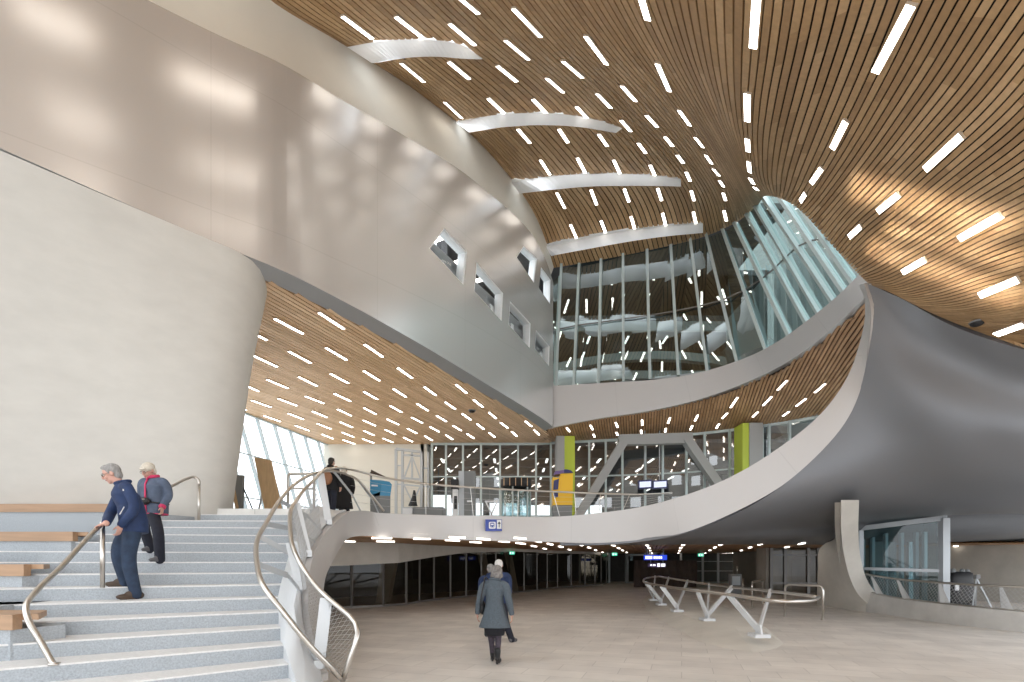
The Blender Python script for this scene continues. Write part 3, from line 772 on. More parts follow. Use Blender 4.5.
# ---- under the gallery: sloping concrete bulkhead and glass wall
gw = [(-7.4,16.7),(-5.77,18),(-4.24,19.2),(-3.39,21.7),(-2.3,23.5),(-.05,26.7)]
gw2 = [(-.05,26.7),(1.3,29),(3.1,32.5),(5.6,35.5),(7.3,39)]
def bz(i, y): return [1.45, 1.53, 1.62, 1.85, 2.06, 2.2][i]
b = MB()
for i in range(5):
    (x0, y0), (x1, y1) = gw[i], gw[i+1]
    b.slab([(x0, y0, bz(i, y0)), (x1, y1, bz(i+1, y1)), (x1, y1, 2.42), (x0, y0, 2.42)], V((-.3, .25, 0)))
for i in range(4):
    (x0, y0), (x1, y1) = gw2[i], gw2[i+1]
    b.slab([(x0, y0, 2.2), (x1, y1, 2.2), (x1, y1, 2.42), (x0, y0, 2.42)], V((-.3, .25, 0)))
struct(b, 'wall_lower_left', 'light_concrete', 'sloping concrete bulkhead above the dark glass under the gallery', 'wall')
b = MB(); g = MB()
def along(pl, n):
    q = cr([V((x, y, 0)) for x, y in pl], 200); return [q[round(k*199/n)] for k in range(n+1)]
A1 = along(gw, 11); A2 = along(gw2, 9)
def topz(p):
    if p.y <= 26.7:
        for i in range(5):
            if gw[i][1] <= p.y <= gw[i+1][1]+.01:
                t = (p.y-gw[i][1])/(gw[i+1][1]-gw[i][1]); return bz(i, 0)*(1-t)+bz(i+1, 0)*t
    return 2.2
for A in (A1, A2):
    for p in A: b.box((p.x-.1, p.y+.1, topz(p)/2), (.07, .1, topz(p)))
    for p, q in zip(A, A[1:]):
        g.add([(p.x-.1, p.y+.1, 0), (q.x-.1, q.y+.1, 0), (q.x-.1, q.y+.1, topz(q)), (p.x-.1, p.y+.1, topz(p))], [(0, 1, 2, 3)])
        b.bar(V((p.x-.1, p.y+.1, .04)), V((q.x-.1, q.y+.1, .04)), .07, .08)
fr = struct(b, 'window_13', 'mullion_dark', 'dark glass wall under the gallery with thin bronze mullions', 'window'); g.build('pane', 'darkglass', fr, recalc=False)
b = MB()
b.slab([(-12, 20, 0), (-4.5, 27, 0), (-1, 31, 0), (2, 38, 0), (2, 38, 2.4), (-1, 31, 2.4), (-4.5, 27, 2.4), (-12, 20, 2.4)], V((-.2, .2, 0)))
b.box((6, 43.5, 1.2), (40, .3, 2.4)); b.box((-9.5, 17.8, 1.2), (.3, 4, 2.4)); b.slab([(-9.6, 16.3, 0), (-7.2, 16.4, 0), (-7.2, 16.4, 2.5), (-9.6, 16.3, 2.5)], V((0, .2, 0)))
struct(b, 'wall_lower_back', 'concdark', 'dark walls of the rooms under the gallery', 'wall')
def lean_col(x0, x1, y, zt, w, label, dm='concrete'):
    b = MB(); b.rings([[V((x0+sx*w*.75, y+sy*w, 0)) for sx, sy in ((-.5,-.5),(.5,-.5),(.5,.5),(-.5,.5))], [V((x1+sx*w, y+sy*w, zt)) for sx, sy in ((-.5,-.5),(.5,-.5),(.5,.5),(-.5,.5))]])
    for i in range(len(b.sm)): b.sm[i] = False
    tag(b.build('leaning_column', dm), label, 'column')
lean_col(-5.25, -4.9, 20.9, 2.3, .62, 'leaning concrete column behind the dark glass under the gallery')
lean_col(-1.3, -1.75, 29.0, 2.3, .5, 'slim leaning concrete column behind the glass right of the white haired man')
lean_col(.2, -.25, 28.7, 2.3, .45, 'leaning olive grey column in the corner of the dark glass wall')
# far glazing and doors
b = MB(); g = MB()
for x in [5.3, 7.6, 8.9, 11.7, 13.2, 14.9, 16.1, 17.6, 19.5]: b.box((x, 40, 1.2), (.14, .14, 2.4))
for x0, x1 in ((5.3, 7.6), (13.2, 19.5)): g.add([(x0, 40, 0), (x1, 40, 0), (x1, 40, 2.4), (x0, 40, 2.4)], [(0, 1, 2, 3)])
for z in (.95, 1.7): b.bar(V((13.2, 40, z)), V((19.5, 40, z)), .05, .05)
fr = struct(b, 'window_14', 'strut', 'far glazed screen at the end of the lower hall', 'window'); g.build('pane', 'blueglass', fr, recalc=False)
b = MB()
for x in (8.95, 11.2): b.box((x, 39.7, 1.15), (.16, .1, 2.2))
b.box((10.08, 39.7, 2.2), (2.4, .1, .14)); b.box((10.08, 39.7, .06), (2.4, .1, .1))
d = struct(b, 'door_1', 'strut', 'grey framed glass door below the green exit sign', 'door'); g = MB(); g.add([(9, 39.7, 0), (11.2, 39.7, 0), (11.2, 39.7, 2.2), (9, 39.7, 2.2)], [(0, 1, 2, 3)]); g.build('pane', 'darkglass', d, recalc=False)
# right end of the lower hall
b = MB(); b.rings([[V((12.7, 25.6, 0)), V((14.0, 25.6, 0)), V((14.0, 26.6, 0)), V((12.7, 26.6, 0))], [V((12.7, 25.6, 2.4)), V((14.0, 25.6, 2.4)), V((14.0, 26.6, 2.4)), V((12.7, 26.6, 2.4))]])
for i in range(len(b.sm)): b.sm[i] = False
tag(b.build('square_column', 'concrete'), 'broad concrete column left of the far right window', 'column')
b = MB(); g = MB()
for px in (771, 785, 808, 818, 828): p = PZ(px, 25.5, 0); b.box((p.x, p.y, 1.2), (.14, .14, 2.4))
x0, x1 = PZ(771, 25.5, 0).x, PZ(828, 25.5, 0).x
for z in (.6, 2.0): b.bar(V((x0, 25.5, z)), V((x1, 25.5, z)), .08, .08)
g.add([(x0, 25.5, 0), (x1, 25.5, 0), (x1, 25.5, 2.4), (x0, 25.5, 2.4)], [(0, 1, 2, 3)])
fr = struct(b, 'window_15', 'mullion_dark', 'dark window beside the concrete pier at the right', 'window'); g.build('pane', 'darkglass', fr, recalc=False)

# ---- flared concrete pier and low curved wall at the right
fl = [(841,500,14.2),(841.5,534,15.3),(844.5,557,16.0),(850,578,16.3),(858,594,16.6),(868,604,16.8)]
fr_ = [(859,500,14.35),(858.5,534,15.45),(860.5,557,16.2),(865,575,16.4),(870.5,586,16.6),(877,594,16.7)]
A = cr([P(*q) for q in fl], 24); B = cr([P(*q) for q in fr_], 24)
b = MB(); b.grid([A, B]); b.grid([[p+V((.1, .5, 0)) for p in B], [p+V((.2, .6, 0)) for p in A]])
b.grid([B, [p+V((.1, .5, 0)) for p in B]])
bk_ = cr([P(*q) for q in [(838,523,18.5),(828,541,19),(820,548,19.3),(818,570,19.5),(817,590,19.6),(817,604.5,19.8)]], 24)
md_ = cr([P(*q) for q in [(840,512,17),(838,536,17.2),(836,556,17.4),(838,580,17.4),(843,598,17.4),(850,610.5,17.5)]], 24)
b.grid([bk_, md_, A])
# foot of the dark side down to the floor
b.add([bk_[-1], md_[-1], A[-1], PZ(868, 16.85, 0), PZ(851, 17.5, 0), PZ(817, 19.8, 0)], [(0, 1, 4, 5), (1, 2, 3, 4)])
struct(b, 'wall_right_pier', 'light_concrete', 'flared concrete fin running down into the low curved wall', 'wall', recalc=True)
pt = [(866,591,16.9),(876,594,16.4),(895,598,15.6),(925,602,14.4),(965,606.5,13.2),(1024,612,12.0),(1100,618,11)]
q = cr([P(*p) for p in pt], 40); b = MB()
in_ = [p+V((.16, .22, 0)) for p in q]
fo = [V((p.x-.02, p.y-.02, -.02)) for p in q]
b.grid([fo, q, in_, [V((p.x, p.y, -.02)) for p in in_]], smooth=False); struct(b, 'wall_right', 'kerb', 'low curved pale concrete wall at the right', 'wall')
PAR = q
b = MB()
bw = [(15.4,30,),(17.6,25.5),(19.2,22.5),(21.5,19.5),(25,16.5)]
q2 = cr([V((x, y, 0)) for x, y in bw], 30)
b.grid([[V((p.x, p.y, -.02)) for p in q2], [V((p.x+.25, p.y-.1, 2.9)) for p in q2]]); b.box((16.6, 34, 1.2), (.3, 8, 2.5)); b.box((23.5, 30.5, 1.2), (16, .3, 2.5))
o = struct(b, 'wall_right_back', 'concrete', 'curved grey concrete wall behind the low wall at the right', 'wall'); solidify(o, .1, 0)

# ---- unseen upper wall added behind the camera; cuts reflections, openings give bright spots
b = MB(); xs_ = [-18+3.0*k for k in range(13)]; zs_ = [6.75+2.5*k for k in range(5)]
for z in zs_: b.box((0, -6.2, z+.65), (36, .4, 1.3))
b.box((0, -6.2, 18.6), (36, .4, 1.4))
for x in xs_:
    for z in zs_: b.box((x, -6.2, z+1.9), (1.7, .4, 1.2))
struct(b, 'wall_front', 'concrete', 'unseen concrete wall with small openings, added above the entrance behind the viewer', 'wall')
# ============================================================ strip lights
def flat_hit(zf):
    def f(px, py):
        r = ray(px, py); t = 10.0
        z = 8.0
        for _ in range(12):
            t = (z-EYE.z)/r.z; p = EYE+r*t; z = zf(p.x, p.y)
        return EYE+r*t, V((0, 0, -1))
    return f
def ceil_hit(px, py):
    h = ceil_bvh.ray_cast(EYE, ray(px, py), 200)
    if h[0] is None: return None, None
    n = h[1]
    if n.dot(EYE-h[0]) < 0: n = -n
    return h[0], n
def mid_hit(px, py):
    h = mid_bvh.ray_cast(EYE, ray(px, py), 200); return (h[0], V((0, 0, -1))) if h[0] else (None, None)
def lamp(a, c, hit, label, group, wid, rich=True, L=None, mname='lamp'):
    p, n1 = hit(*a); q, n2 = hit(*c)
    if p is None or q is None: return None
    n = (n1+n2).normalized(); d = q-p; m = (p+q)/2+(n1+n2).normalized()*.03
    if L: d = d.normalized()*L
    elif d.length > 2.2: d = d.normalized()*2.2
    p, q = m-d/2, m+d/2
    x = d.normalized().cross(n).normalized()*wid/2
    o = empty('ceiling_light', m); tag(o, label, 'ceiling light', group)
    lift = n*.035
    def strip(mb, e, up, dn_):
        ee = d.normalized()*e; xx = x*(1+2*e/wid)
        quad = [p-ee-xx, p-ee+xx, q+ee+xx, q+ee-xx]
        mb.slab([k+n*up for k in quad], -n*(up-dn_))
    b = MB(); strip(b, 0, .014, -.03); under(o, b, 'diffuser', mname)
    if rich:
        b = MB(); strip(b, .012, .006, -.04); under(o, b, 'trim', 'lampframe')
    return o
MAIN = [
 ('row above the topmost beam, nearest the picture top', [(460,-4,478.6,11.7),(514,6.8,541,35),(586.5,34.6,607,62.5),(658,62,670,89.5)]),
 ('arched row just above the topmost beam', [(342.5,14.6,372.3,37),(396,15,423.5,36.5),(450,22,475,43.4),(506,38.7,528.7,57.8),(563.5,59.6,582.6,76),(622.5,84.4,636,99.6),(679.7,109,690.4,124)]),
 ('arched row just under the topmost beam', [(401.6,62,424,80.5),(449,60.5,469.4,77.5),(497.7,64.5,516.7,80),(547,76.6,563.5,91),(597.7,92.4,611,106.4),(647,114,657.4,125.4),(696,136.3,703.5,146)]),
 ('arched row just above the second beam', [(445,101,462,117),(488.4,97,504,112),(533,98,546.5,112),(577,105.5,589,118.5),(621.5,119,631,130),(665.4,135.6,673,145),(706.4,154,712.3,162.5)]),
 ('arched row just under the second beam', [(518,128,530,142),(559,128,568,141.5),(599,133,607.4,145),(638.7,142,646,152),(677.7,154,683.6,162),(714,168,719.5,174.6)]),
 ('arched row just above the third beam', [(540.6,159,550,173.7),(577.5,157,585.4,171.8),(613.9,159,620,172.3),(650.4,164,655,174.3),(686.5,171,690.4,180),(720,179.5,724,185.6)]),
 ('row just under the third beam', [(557,192,565,207.5),(591,189,596.7,204),(624.4,188,629,201),(657.8,187.4,661.7,199.7),(691.4,189.7,694.3,199.7),(723.5,192,726,199.5)]),
 ('row just above the lowest beam', [(570.7,224,576.8,238),(601,220,606.4,234),(631,215.7,635,229.4),(662.5,212.4,666,225.5),(693.4,211,696,222.5),(724,209.7,726.5,220)]),
]
COLS = [
 ('line running down into the ceiling funnel', [(759,-22,754,45.5),(748,92,748,119.6),(748,137.5,748.8,150),(749.4,160.6,750.4,171),(750.7,177,754,182.7),(755,186,758,189)]),
 ('line sweeping right of the funnel', [(912.6,2.5,876.6,70),(847,120,833.5,147),(822.6,167.4,812.3,182),(806.3,193,801.5,200.5)]),
 ('line farther right over the twist', [(963,134.5,927,167.7),(899.4,194,879.4,210.3),(861.8,225.8,850.5,236)]),
 ('second last line at the right', [(1001.5,214.5,961,237.4),(926,259,904,271.5)]),
 ('last line at the right picture edge', [(1019.4,278.5,981.4,294.4),(1025.4,323,997,333.4)]),
]
g = 'strip lights in the timber ceiling'
for nm, L_ in MAIN:
    for k, q in enumerate(L_): lamp(q[:2], q[2:], ceil_hit, 'recessed strip light, %s from left in %s' % (ORD[k], nm), g, .11)
lamp((641.6,-6), (648.5,17.5), ceil_hit, 'recessed strip light cut by the picture top, alone left of the ceiling funnel', g, .125)
for nm, L_ in COLS:
    for k, q in enumerate(L_): lamp(q[:2], q[2:], ceil_hit, 'recessed strip light, %s from top in the %s' % (ORD[k], nm), g, .135)
LEFT = [
 [(319.6,311.8,343.4,327.3),(275.7,318,302,332),(243,327,262,336.4)],
 [(365,343.5,382.4,355.5),(326.3,346.9,346,358.5),(289.3,350.5,310.5,361.8),(253.7,354.7,276.8,365.5)],
 [(398,367,412,377),(364,370,379.4,379.5),(331,373,348,382),(299,376,317,385),(268,379,287,387),(240,382,258,390)],
 [(456,383.5,466.4,392),(424.4,386,435.7,394.3),(393.6,388,406,396),(364,390.7,377.4,398.5),(335,393,350,400),(307,396,322.5,402),(279,398,296,404.5),(253,400,270,406),(231,403,245,409)],
 [(473.8,399,482.5,406),(445.6,401.4,455,408),(417.4,403,428,409.7),(390.3,405,401.6,411.4),(364,407,376,413.4),(338,408.6,351,414.7),(313,410.6,326.6,416.4),(288.6,412.6,303,418.4),(264.4,415,280,420.6)],
 [(489,411.4,495.8,417.5),(462.5,413,470.8,419),(437,415,446,420.5),(412,416.7,422,422),(387.7,418.6,398,423.5),(364,419.7,375,424.7),(340.7,421.4,352,426.4),(317.7,423,330.4,428),(296,425,308.5,429.7)],
 [(525.6,420.5,531.4,425.5),(501,422,507.5,427),(477,423,484,428.5),(453,424.7,461.4,430),(430,426,439,431),(408,428,416.6,432.5),(385.6,429,395,433.5),(364,430,374,434.7),(343,432,353,436),(322,433.5,333,438)],
 [(534,429,539.4,434.3),(511.5,430.5,517,435.8),(489,431.6,495,436.6),(467,433,474,437.6),(445.6,434,453,439),(424.4,435,432.7,440),(403.8,436.8,412.4,441),(384,438,392,441.3),(363.6,438.5,373,442),(344,439.5,354,443)],
]
rn = ['nearest row', 'second row from the camera', 'third row from the camera', 'fourth row from the camera', 'fourth row from the back', 'third row from the back', 'second row from the back', 'farthest row']
for nm, L_ in zip(rn, LEFT):
    for k, q in enumerate(L_): lamp(q[:2], q[2:], flat_hit(lambda x, y: 8.0), 'strip light in soffit under the silver wall, %s, %s from right' % (nm, ORD[k]), 'strip lights in the left soffit', .07, L=.95, mname='lampleft')
MID = [('two nearest', [(787,379.7,777.7,389.3),(825,383,815,391.7)]),
 ('second row', [(736.7,397.8,731.4,405.7),(771,396.4,763.6,404.3),(805.5,398,796.7,405),(842,400.8,831,406.6)]),
 ('long third row', [(566.4,426.5,570,431.5),(590,424,593,429.5),(615.7,422,617.7,426.5),(642,419,642.3,424.8),(670,417,668,422.7),(698,414,694.8,420.4),(727.6,412,722,418),(758.6,410.4,752,417),(790,410,782,416),(822,411,813,417)]),
 ('farthest row', [(593,432.4,595,437.4),(616,430.6,618,435.6),(641,428.6,641.5,433.6),(666,427,665,432),(692.7,424,690,430),(719.4,422.7,716,428)])]
for nm, L_ in MID:
    for k, q in enumerate(L_): lamp(q[:2], q[2:], mid_hit, 'strip light in red brown soffit below upper gallery, %s, %s from left' % (nm, ORD[k]), 'strip lights below the upper gallery', .085, L=.5 if 'row' in nm and 'second' not in nm else .75)
LOW = [('leftmost pair of rows, front', [(371.7,537.3,392,537.5),(413.8,538,430.3,538.3),(450,536.3,464.5,537),(478,537.8,489,539)]),
 ('leftmost pair of rows, back', [(342.3,540.6,353.6,541),(376.7,540.7,394.4,541),(446,539.4,458.8,540),(470.8,541.3,480.6,542),(499.5,540.5,508.6,541.3)]),
 ('line behind the white haired man', [(515,537,525,538),(532.7,540,540.6,541.3),(547,542.8,553,544.4),(558,545.6,563.6,547),(567,548.6,572,550),(577,551,581,552.5)]),
 ('line beside the concrete bulkhead', [(516.7,542.3,524.5,543.3),(530.8,545,537,546.3),(541.7,547.5,547.5,549)]),
 ('second line right of the white haired man', [(567.5,540,574.5,541.7),(578,543.3,583.6,545.5),(586.7,546.3,591.4,548),(593.3,549,597.7,550.6),(601,551.4,604,552.6)]),
 ('line leading to the green exit sign', [(604,540.5,609.7,542),(611,544,615.5,545.6),(616.4,546.7,620.6,548.6),(621,549.4,624,550.6),(625.3,551.4,628,552.7)]),
 ('line above the blue lit sign', [(646,544,648.4,545.7),(648,546.8,650,548.3),(649.4,549.4,651.4,551),(650.7,552,652.7,553.5)]),
 ('line right of the blue lit sign', [(684.5,543.6,682,545),(682,546.6,679.7,548.3),(680.8,549.4,678.6,551),(679.5,552,677.4,553.5)]),
 ('line above the brown hoarding', [(723,543,718.4,545),(717,546,713,548),(712,549,708,550.7),(707,552,704,553.7)]),
 ('line above the barrier', [(763.5,542.5,757,544.7),(753,546,747.4,548),(744,549,739,551),(735.4,552,731,553.5)]),
 ('rightmost line before the concrete fin', [(806.5,542,797,544),(791,545.7,783,547.5),(778,549,771.5,550.5)]),
 ('far right behind the glass box, alone', [(962,545,945.7,546.7)])]
for nm, L_ in LOW:
    for k, q in enumerate(L_):
        lab = 'strip light in low ceiling, %s, %s from front' % (nm, ORD[k]) if 'pair' not in nm else 'strip light in low ceiling, %s, %s from left' % (nm, ORD[k])
        if len(L_) == 1: lab = 'single strip light in low ceiling behind the glass box at far right'
        h = flat_hit(lambda x, y: low_z)
        p, _ = h(*q[:2]); r, _ = h(*q[2:]); m = (p+r)/2; d = (r-p)
        lamp(q[:2], q[2:], h, lab, 'strip lights in the low ceiling', .09, rich=False, L=max(.5, min(1.2, d.length)), mname='lamplow')
# lamps in the rooms behind the glass
ri = random.Random(5); k = 0
for z, ys, xs in ((7.6, (29.5, 32.5, 35.5, 38.5, 41.5), (-4, -1, 2, 5, 8, 11)), (12.7, (33.6, 36.2), (2, 4.2, 6.4, 8.6, 10.8)), (16.3, (33.5, 36), (2.5, 5, 7.5, 10))):
    for y in ys:
        for x in xs:
            b = MB(); b.box((x, y, z-.12), (.12, 1.1, .05)); o = b.build('ceiling_light', 'lampdim')
            where = {7.6: 'hall behind the gallery glazing', 12.7: 'middle floor behind the curved curtain wall', 16.3: 'top floor behind the curved curtain wall'}[z]
            tag(o, 'small strip light in %s, column %d, row %d back' % (where, xs.index(x)+1, ys.index(y)+1), 'ceiling light', 'strip lights behind glass')

far_, nn = ROOM
for i in range(4, 44, 5):  # lamps added to brighten the room behind the slanted windows
    m = (far_[i]+nn[i])/2; b = MB(); b.bar(V((m.x-.9, m.y+.5, 11.3)), V((m.x+.9, m.y-.5, 11.3)), .22, .05); o = b.build('ceiling_light', 'lamp')
    tag(o, 'added strip light in room behind the slanted windows, %s from the near end' % ORD[(i-4)//5], 'ceiling light', 'added strip lights behind the silver wall')
    b = MB(); b.bar(V((m.x-.9, m.y+.5, 14.6)), V((m.x+.9, m.y-.5, 14.6)), .22, .05); o = b.build('ceiling_light', 'lamp')
    tag(o, 'added strip light in upper room behind silver wall, %s from the near end' % ORD[(i-4)//5], 'ceiling light', 'added strip lights behind the silver wall')

# ---- narrow area lamps added for the sun streaks on the right side of the ceiling
def streak_lamp(a, c, wid, src, watt, spread):
    A_, B_ = ceil_hit(*a)[0], ceil_hit(*c)[0]; m = (A_+B_)/2; L0 = V(src); d = (m-L0).normalized()
    x = (B_-A_); x = x-d*x.dot(d); ln = x.length; x.normalize(); y = (-d).cross(x).normalized()
    li = bpy.data.lights.new('added_streak_lamp', 'AREA'); li.shape = 'RECTANGLE'; li.size = ln; li.size_y = wid; li.energy = watt; li.spread = math.radians(spread); li.color = (1, .95, .86)
    o = bpy.data.objects.new('added_streak_lamp', li); C.objects.link(o)
    R = Matrix((x, y, -d)).transposed().to_4x4(); o.matrix_world = Matrix.Translation(L0) @ R
streak_lamp((850, 186), (1015, 232), .34, (-5, -3.5, 1.0), 20, 1.2)
streak_lamp((885, 226), (1020, 262), .20, (-4.4, -3.5, 1.0), 8, 1.0)
streak_lamp((868, 246), (1020, 300), .26, (-5.5, -3.5, 1.6), 13, 1.2)
# ---- the same lamps go on along the slats above and behind the viewer; they mirror in the silver wall
for u in (.7, 1.7, 2.7, 3.7, 4.7, 5.5, 6.2, 7.1, 8.2, 9.3, 10.4):
    acc = 9.0; prev = S(u, 0)
    for j in range(1, NV-4):
        p = S(u, j); acc += (p-prev).length; prev = p
        if p.y > .5:
            px_, py_ = CX+F*p.x/p.y, HY-F*(p.z-CAMZ)/p.y
            if -60 < px_ < 1075 and py_ > -45: break
        if acc < 2.7 or p.y < -5: continue
        acc = 0; d = (S(u, j+3)-p).normalized()
        h = ceil_bvh.find_nearest(p); n = h[1] if h[1].z < 0 else -h[1]
        m = p+n*.045; x = d.cross(n).normalized(); R = Matrix((d, x, n)).transposed()
        b = MB(); b.box(m, (1.25, .14, .03), R=R); o = b.build('ceiling_light', 'lamp')
        tag(o, 'strip light in the timber ceiling above the viewer, outside the picture', 'ceiling light', 'strip lights above the viewer')
# ============================================================ railings
def thing(name, label, cat, loc, group=None, rz=0.0): return tag(empty(name, loc, rz), label, cat, group)
def wire_panel(A, Bq, n, r=.0035):
    """diagonal wire infill between two matching curves"""
    b = MB(); m = len(A)
    def pt(i, t):
        i = max(0, min(m-1.001, i)); k = int(i); f = i-k
        return (A[k]*(1-f)+A[k+1]*f)*(1-t)+(Bq[k]*(1-f)+Bq[k+1]*f)*t
    for s in (1, -1):
        for k in range(-n//5, n+n//5):
            i0 = k*(m-1)/n; i1 = i0+s*(m-1)/n*5
            pts = [pt(i0+(i1-i0)*j/6, j/6) for j in range(7) if 0 <= i0+(i1-i0)*j/6 <= m-1]
            if len(pts) > 1: b.tube(pts, r, 3, cap=False)
    return b
# ---- guard rail from the stair foot along the stairs and the gallery
Rl = [(343,680,5.8),(349,662,5.78),(355,644,5.8),(358,631,5.83),(351,617.4,5.95),(340,608,6.03),(328.7,598.7,6.1),(307.4,574.7,6.35),(294,550.7,6.55),(290,524,6.95),(298,498,8.25),(314,480,9.6),(331,468.5,12.2),(353,470,14),(386,478,15),(420,483,15.5),(480,488,16),(550,491.5,16.4),(600,493.5,16.4),(640,494.5,16.6),(672,493,16.9)]
Ll = [(343,681,5.8),(327,664,5.6),(310,645.5,5.5),(296,629,5.43),(283.4,612,5.4),(264.7,588,5.5),(256.7,561,5.9),(259.4,534.7,6.6),(264,527,6.9),(278.6,502,8.2),(294,485,9.5),(312,474.5,11),(329,471,12.2),(347,474.5,13.3),(359,481,13.9),(372,496,14.3),(384,511,14.7)]
RR = cr([P(*q) for q in Rl], 150); LL = cr([P(*q) for q in Ll], 110)
rl = thing('stair_railing', 'curving steel railing with two tubes from the stair foot onto the gallery', 'railing', RR[0])
b = MB(); b.tube(RR, .03, 10); under(rl, b, 'guard_tube', 'tube')
b = MB(); b.tube(LL, .03, 10); under(rl, b, 'handrail', 'tube')
def near(pts, px, py): return min(pts, key=lambda p: (CX+F*p.x/p.y-px)**2+(HY-F*(p.z-CAMZ)/p.y-py)**2)
def kerb(px, py): return near(K, px, py)
# flat struts carrying the two tubes
for a, k_, c in [((325,596),(318,668),None), ((290,540),(289,588),None), ((296,503),(309,556),None), ((321,472.5),(328,524),None)]:
    pa = near(RR, *a); pk = kerb(*k_)
    b = MB(); b.bar(pk-V((0, 0, .05)), pa-V((0, 0, .02)), .02, .14, up=V((1, .4, 0))); b.box(pk+V((0, 0, .04)), (.10, .24, .10), rz=.4); under(rl, b, 'post', 'steelwhite')
for a, k_ in [((265.5,524),(315,543)), ((260,536),(291,572)), ((257,563),(303,592)), ((283,612),(318,664)), ((281,500),(322,532)), ((334,471.5),(360,511)), ((359,481),(380,512))]:
    pa = near(LL, *a); pk = kerb(*k_)
    m_ = pk+(pa-pk)*.35+V((0, 0, .10)); b = MB(); b.bar(pa-V((0, 0, .01)), m_, .016, .07, up=V((0, .3, 1))); b.bar(m_, pk, .02, .04); under(rl, b, 'strut', 'strut')
for px in (423, 470, 520, 553, 576, 600, 628):
    pa = near(RR, px, 486); pk = kerb(px+ (8 if px in (553,) else 0), 515); b = MB(); b.bar(pk, pa, .012, .05, up=V((0, 1, 0))); under(rl, b, 'post', 'tube')
lowR = [p for p in RR if True][0:62]; kk = [kerb(CX+F*p.x/p.y-14, HY-F*(p.z-CAMZ)/p.y+62) for p in lowR]
kk = cr(cr([P(322,675,5.95),P(312,655,6.2),P(304,622,6.45),P(302.5,592,6.75),P(305,567,7.1),P(313,546,8.3),P(323,531,9.7),P(337,517,11.3)], 62), 62)
Rm = cr([P(345,672,5.8),P(355,644,5.82),P(351,619,5.95),P(328,600,6.1),P(307,577,6.35),P(295,552,6.55),P(291,526,6.95),P(299,500,8.25),P(315,482,9.6),P(331,470,12)], 62)
under(rl, wire_panel(kk[:44], Rm[:44], 90, .0026), 'mesh_panel', 'mesh')
g1 = [p for p in RR if p.y > 13.9]; g2 = [kerb(CX+F*p.x/p.y, 515) for p in g1]
b = MB()
for t in (.2, .4, .6, .8): b.tube([p*(1-t)+q*t for p, q in zip(g1, g2)], .004, 4)
under(rl, b, 'wires', 'mesh')
# ---- handrails on the stairs
hr = [(54,665.5,4.82),(41,642,4.83),(28,619,4.86),(26,611,4.9),(26.5,604,4.95),(33,595,5.06),(60,568,5.5),(85,541,5.98),(97,528.5,6.22),(100.5,525.5,6.3)]
t = thing('handrail', 'bent steel handrail held by the man in the navy jacket', 'handrail', P(*hr[0]))
b = MB(); b.tube(cr([P(*q) for q in hr], 60), .027, 10); under(t, b, 'rail', 'tube')
def down(p, z): return V((p.x, p.y, z))
pp = P(102.5, 523, 6.34); HAND = P(97, 526, 6.22)
b = MB(); b.tube([down(pp, Zi(5)), pp], .027, 10); b.ellipsoid(pp, (.03, .03, .03)); under(t, b, 'post', 'tube')
b = MB(); b.tube([down(P(*hr[0]), Zi(1)-.01), down(P(*hr[0]), Zi(1)+.012)], .05, 12); under(t, b, 'base_flange', 'tube')
hr2 = [(146,500,8.5),(150,497,8.65),(162,490,9.1),(175,484.5,9.55),(187,478.8,9.9),(195,477.5,10.1),(198.5,480,10.12),(199,487,10.12)]
t = thing('handrail', 'bent steel handrail on upper steps behind the woman with the waist bag', 'handrail', P(*hr2[0]))
b = MB(); b.tube(cr([P(*q) for q in hr2], 50), .027, 10); under(t, b, 'rail', 'tube')
b = MB(); pq = P(199, 484, 10.12); b.tube([down(pq, 2.44), pq], .027, 10); under(t, b, 'post', 'tube'); b = MB(); p3_ = P(146, 500, 8.5); b.tube([down(p3_, 1.9), p3_], .027, 10); under(t, b, 'post', 'tube')
# ---- barrier standing on the raised stone wedge
wed = [(640,600),(652,594),(690,601),(735,614),(775,634),(782,650),(750,655),(715,648),(680,632),(652,616)]
def fl_(px, py, z=0): d = (CAMZ-z)*F/(py-HY); return PZ(px, d, z)
o_ = [fl_(*q) for q in wed]; o_ = cr(o_+o_[:1], 49)[:-1]; cc = sum(o_, V())/len(o_)
b = MB(); n = len(o_); inn_ = [cc+(p-cc)*.72+V((0, 0, .17)) for p in o_]; inn_ = [V((p.x+.25, p.y, .17)) for p in inn_]
base = [V((p.x, p.y, -.02)) for p in o_]
b.add(base+inn_, [(i, (i+1) % n, n+(i+1) % n, n+i) for i in range(n)]+[tuple(range(n, 2*n))])
struct(b, 'floor_wedge', 'light_concrete', 'low raised stone wedge below the steel barrier', 'floor')
T1 = [(818.8,597,10.3),(777,591.8,12.1),(721,586,15),(690,581.5,18),(665,577.6,22),(657,576.6,23.5),(650,577.5,23)]
T2 = [(818.8,597,10.3),(815,599.5,9.9),(808,600.8,9.6),(786,601.4,9.3),(732,595,10.9),(687,589.5,13),(660,585.5,15.5),(645.5,582.8,17.6),(643.5,580.5,19.5),(646,578.3,21.8),(650,577.5,23)]
T1 = cr([P(*q) for q in T1], 60); T2 = cr([P(*q) for q in T2], 80)
t = thing('barrier_railing', 'steel barrier of two tubes on V shaped struts in the hall', 'railing', (5.5, 15, 0))
b = MB(); b.tube(T1, .036, 10); under(t, b, 'outer_tube', 'tube')
b = MB(); b.tube(T2, .036, 10); under(t, b, 'inner_tube', 'tube')
feet = [((653,600.5),[(645.5,583),(655,577)]), ((661,605),[(647,583.5),(668,578)]), ((677,611.5),[(661,586),(688,581)]), ((707,620.5),[(696,591),(709.5,585),(731,587)]), ((759,636.7),[(730,595),(771,591.5)])]
